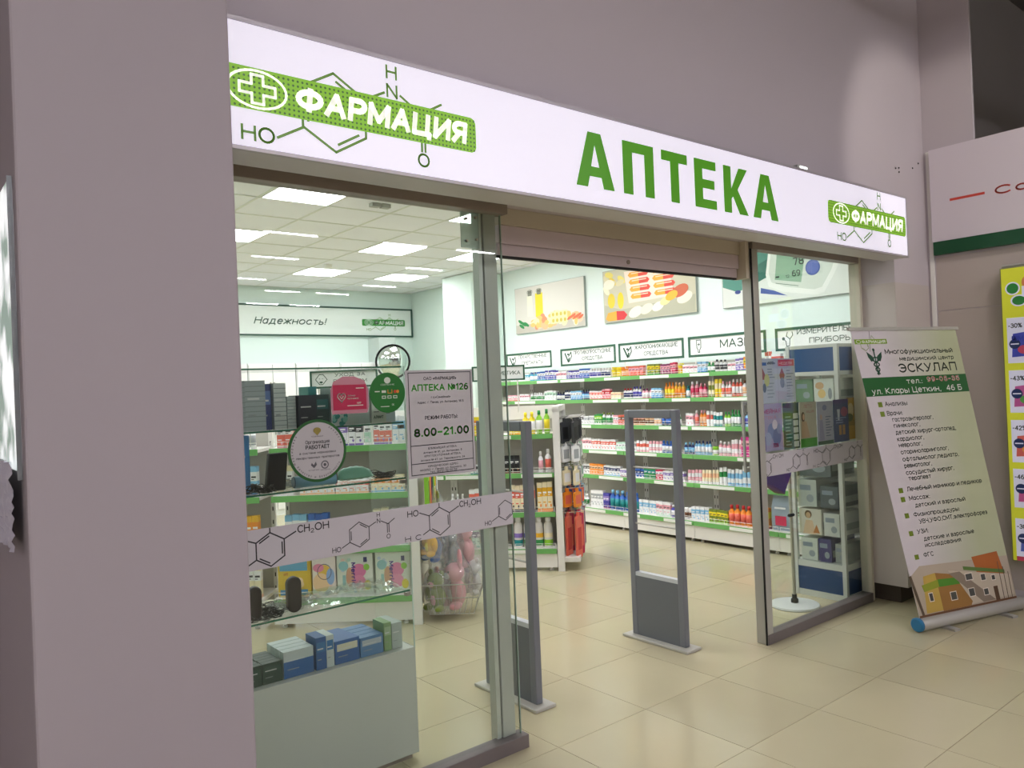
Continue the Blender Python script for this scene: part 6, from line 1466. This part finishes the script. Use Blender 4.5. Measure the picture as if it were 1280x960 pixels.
cbox('appliance box with a portrait on the second cabinet shelf', X0, X1, 3.09, 3.27, .464, .19, '#e4dcd0', lady); cbox('white appliance box on the second cabinet shelf', X0, X1, 2.95, 3.07, .464, .17, '#dcdcd8')
cbox('grey white nebuliser box on the third cabinet shelf', X0, X1, 3.12, 3.27, .674, .2, '#c4c8c4'); cbox('dark steel appliance box on the third cabinet shelf', X0, X1, 2.95, 3.09, .674, .16, '#4c5860')
cbox('dark grey appliance box on the fourth cabinet shelf', X0, X1, 3.0, 3.27, .904, .2, '#5c6468'); cbox('white appliance box on the fifth cabinet shelf', X0, X1, 2.98, 3.27, 1.204, .2, '#d0d4d0')
cbox('green fronted box on the top cabinet shelf', X0, X1, 3.115, 3.26, 1.464, .17, '#6c8c6c'); cbox('white box with baby picture on the top cabinet shelf', X0, X1, 2.95, 3.105, 1.464, .17, '#e4e4dc', baby)

# ---- posters and leaflets standing behind the narrow window
def leaflet(label, x0, x1, z0, z1, y, base, draw, tilt=0.0, name='leaflet', cat='leaflet'):
    q = thing(name, label, cat, ((x0 + x1) / 2, y, z0), world=True)
    MB().box(x0, x1, y, y + .003, z0, z1, mat('leaflet ' + base, base, .5)).build('sheet', q)
    b = MB(); F = FX(y); draw(b, F, x0, x1, z0, z1); b.build('printing', q)
def bars(b, F, u0, u1, cols, z0, z1, n, m, l=1, wmin=.5):
    rr = random.Random(int(u0 * 977 + n))
    for i in range(n):
        z = z1 - (z1 - z0) * (i + .7) / n; b.rect(F, u0, z, u0 + (u1 - u0) * rr.uniform(wmin, 1), z + (z1 - z0) / n * .35, m, l)
def d_two(b, F, x0, x1, z0, z1):
    xm = (x0 + x1) / 2; b.rect(F, xm + .008, z1 - .05, x1 - .01, z1 - .008, pm('#d0486c'), 1); b.text(F, 'НЕДЕЛЯ', xm + .02, z1 - .04, .016, pm('white'), 2, w=.15); b.text(F, '«МИФ»', x0 + .09, z1 - .04, .022, pm('navy'), 1, w=.09, bold=.03); b.rect(F, x0 + .01, z1 - .045, x0 + .08, z1 - .025, pm('blue'), 1)
    for u in (x0 + .035, xm + .05): b.flat(F, [(u - .032, z1 - .11), (u - .02, z1 - .135), (u + .02, z1 - .135), (u + .032, z1 - .11), (u, z1 - .06)], pm('#9c3c5c'), 1)
    bars(b, F, x0 + .09, xm - .02, 0, z1 - .13, z1 - .06, 4, pm('#8088a8')); bars(b, F, xm + .10, x1 - .02, 0, z1 - .19, z1 - .07, 6, pm('#8088a8')); bars(b, F, x0 + .08, xm - .02, 0, z0 + .03, z0 + .14, 5, pm('#98a0b8')); bars(b, F, xm + .1, x1 - .02, 0, z0 + .03, z0 + .10, 4, pm('#98a0b8'))
    b.ell(F, x0 + .08, z0 + .15, .03, .04, pm('#c8c890'), 1); b.ell(F, x0 + .05, z0 + .10, .02, .03, pm('#5c6c94'), 2, 14); b.ell(F, xm + .05, z0 + .13, .025, .035, pm('#7c88b0'), 1)
    b.rect(F, xm - .001, z0, xm + .001, z1, pm('#8c90a0'), 2)
leaflet('double advertising poster with crimson drops hung in the top row behind the narrow window', 4.333, 4.746, 1.493, 1.782, 2.845, '#bfc4dc', d_two, name='poster', cat='poster')
def d1(b, F, x0, x1, z0, z1):
    b.text(F, 'СЕМЕЙНАЯ', x0 + .01, z1 - .065, .03, pm('#b8488c'), 1, w=.26, bold=.03, shear=.1); b.text(F, 'АПТЕКА', x0 + .02, z1 - .10, .022, pm('#d0708c'), 1, w=.2, shear=.1)
    for u, v, r, c in ((.16, .13, .045, '#7c88bc'), (.20, .17, .03, '#d8c8d8'), (.22, .09, .05, '#6c74a8'), (.12, .08, .04, '#a4a8cc'), (.25, .14, .03, '#8c90bc')): b.ell(F, x0 + u, z0 + v, r, r * 1.1, pm(c), 1 + int(u * 10) % 3, 18)
    b.rect(F, x0 + .01, z0 + .01, x0 + .09, z0 + .10, pm('#5c4c9c'), 4); b.text(F, '70%', x0 + .17, z0 + .02, .03, pm('#c83c8c'), 5, bold=.04)
leaflet('lilac family pharmacy leaflet, nearest the door post', 4.308, 4.598, 1.182, 1.490, 2.862, '#a89cc4', d1)
def d2(b, F, x0, x1, z0, z1):
    b.rect(F, x0, z1 - .055, x1, z1, pm('#1c4458'), 1); b.rect(F, x0, z0, x0 + .11, z1 - .055, pm('#1c5c3c'), 1); bars(b, F, x0 + .02, x0 + .1, 0, z0 + .02, z1 - .08, 9, pm('#8cb0a0'), 2); 
    for i in range(5): b.rect(F, x0 + .115, z0 + .012 + .047 * i, x1 - .012, z0 + .048 + .047 * i, pm('#c4ccc8'), 2)
leaflet('dark green leaflet with white table column', 4.612, 4.800, 1.178, 1.485, 2.862, '#14403c', d2)
def d3(b, F, x0, x1, z0, z1):
    b.rect(F, x0, z0, x1, z0 + .06, pm('#4c9c3c'), 1); b.text(F, 'ЛЕТО', x0 + .05, z1 - .04, .022, pm('#b4606c'), 1, w=.11); b.text(F, 'АКЦИЯ', x0 + .08, z1 - .075, .018, pm('#b4606c'), 1, w=.10)
    b.ell(F, x0 + .04, z1 - .10, .022, .035, pm('#5c4030'), 1, 16); b.ell(F, x0 + .045, z1 - .10, .014, .022, pm('#d8b090'), 2, 14); b.flat(F, [(x0 + .01, z0 + .065), (x0 + .12, z0 + .065), (x0 + .08, z1 - .13), (x0 + .02, z1 - .13)], pm('#c8a888'), 1)
leaflet('cream leaflet with standing woman and green foot', 4.812, 5.022, 1.175, 1.482, 2.862, '#c4bca8', d3)
def d4(b, F, x0, x1, z0, z1):
    b.rect(F, x0, z0, x1, z0 + .025, pm('#2c5c44'), 1); b.ell(F, x0 + .05, z1 - .11, .016, .02, pm('#c8a898'), 2, 12); b.flat(F, [(x0 + .02, z0 + .03), (x0 + .09, z0 + .03), (x0 + .07, z1 - .13), (x0 + .03, z1 - .13)], pm('#9c98b8'), 1); bars(b, F, x0 + .11, x1 - .015, 0, z0 + .05, z1 - .10, 8, pm('#6c7490')); b.ell(F, x0 + .1, z1 - .045, .03, .02, pm('#7c84ac'), 1)
leaflet('pale lilac leaflet with figure and lines of text', 5.032, 5.242, 1.176, 1.478, 2.862, '#b4b4c8', d4)
def d5(b, F, x0, x1, z0, z1):
    b.ell(F, x0 + .15, z1 - .09, .05, .035, pm('#9c4c6c'), 1); b.flat(F, [(x0 + .05, z1 - .07), (x0 + .09, z1 - .07), (x0 + .08, z1 - .15), (x0 + .06, z1 - .15)], pm('#c4ccd8'), 1)
    for u in (.07, .12): b.rect(F, x0 + u, z0 + .05, x0 + u + .035, z0 + .12, pm('#b4884c'), 1)
    bars(b, F, x0 + .03, x1 - .03, 0, z0 + .13, z0 + .18, 3, pm('#8ca0c8')); b.rect(F, x0, z1 - .03, x1, z1, pm('#3c3474'), 1)
leaflet('deep blue leaflet with toothbrush and gold tubes', 5.252, 5.462, 1.178, 1.482, 2.862, '#2c4474', d5)
def d6(b, F, x0, x1, z0, z1):
    b.ell(F, x0 + .05, z1 - .09, .045, .05, pm('#c8b488'), 1); b.rect(F, x0 + .10, z0 + .16, x0 + .13, z1 - .06, pm('#3c3c1c'), 1); b.ell(F, x0 + .03, z0 + .16, .05, .03, pm('#4c5420'), 2); b.rect(F, x0, z0 + .10, x1, z0 + .14, pm('#8c741c'), 1)
leaflet('golden brown leaflet beside the window jamb', 5.472, 5.60, 1.183, 1.488, 2.875, '#b48c24', d6)

# leaflet stand with disc foot
t = thing('leaflet_stand', 'pole leaflet stand with round white foot behind the narrow window', 'stand', (5.09, 3.13, 0), world=True)
b = MB(); b.lathe([(.165, 0), (.172, .006), (.168, .018), (.03, .026)], 40, mat('stand foot', '#d6dad8', .35), (5.09, 3.13, 0)); b.build('foot', t, smooth=True)
b = MB(); b.lathe([(.026, .02), (.026, .05), (.017, .06), (.017, .085)], 14, M_rubber, (5.09, 3.13, 0)); b.build('socket', t, smooth=True)
b = MB(); b.lathe([(.012, .05), (.012, 1.5)], 12, mat('stand pole', '#b8b6a4', .35, .4), (5.09, 3.13, 0)); b.build('pole', t, smooth=True)
b = MB(); b.tube([(5.045, 3.12, .66), (5.09, 3.12, .66), (5.105, 3.12, .66)], .012, M_rubber); b.build('clamp_knob', t)
b = MB(); b.box(4.55, 5.06, 3.125, 3.14, 1.02, 1.05, M_metal); b.box(4.55, 5.06, 3.125, 3.14, 1.48, 1.50, M_metal); b.box(4.55, 4.565, 3.125, 3.14, 1.05, 1.48, M_metal); b.build('holder_frame', t)
t = thing('brochure_fan', 'fan of purple brochures drooping below the film strip from the stand', 'brochure', (4.85, 3.1, .82), world=True)
cs = ['#a89084', '#9c7cac', '#8c5cb0', '#6c4cac', '#5c4478']
def fanq(f):
    a = Vector((4.62, .985)); c = Vector((5.03, .98)); p = Vector((4.975, .822)); q = Vector((4.70, .945))
    return a, c, p, q
for i in range(4):
    o = i * .022; b = MB()
    pts = [(4.62 + o * 2.2, 1.03), (5.03, 1.03), (5.03 - o * .2, .965 - .0 * i), (4.985 - .02 * i, .820 + .008 * i), (4.86 - .02 * i, .845 + .02 * i), (4.68 - .01 * i, .945)]
    b.prism(pts, 0, .004, pm(cs[i]), T=Matrix(((1, 0, 0, 0), (0, 0, 1, 3.070 + .012 * (3 - i)), (0, 1, 0, 0), (0, 0, 0, 1)))); b.build('brochure', t)
b = MB(); F = FX(3.070 + .036)
for i, c in enumerate(('#c8a0b8', '#4c346c', '#b88c60')): b.line(F, [(4.80 + .06 * i, 1.02), (4.88 + .045 * i, .86)], .012, pm(c), 12)
b.build('brochure_print', t)
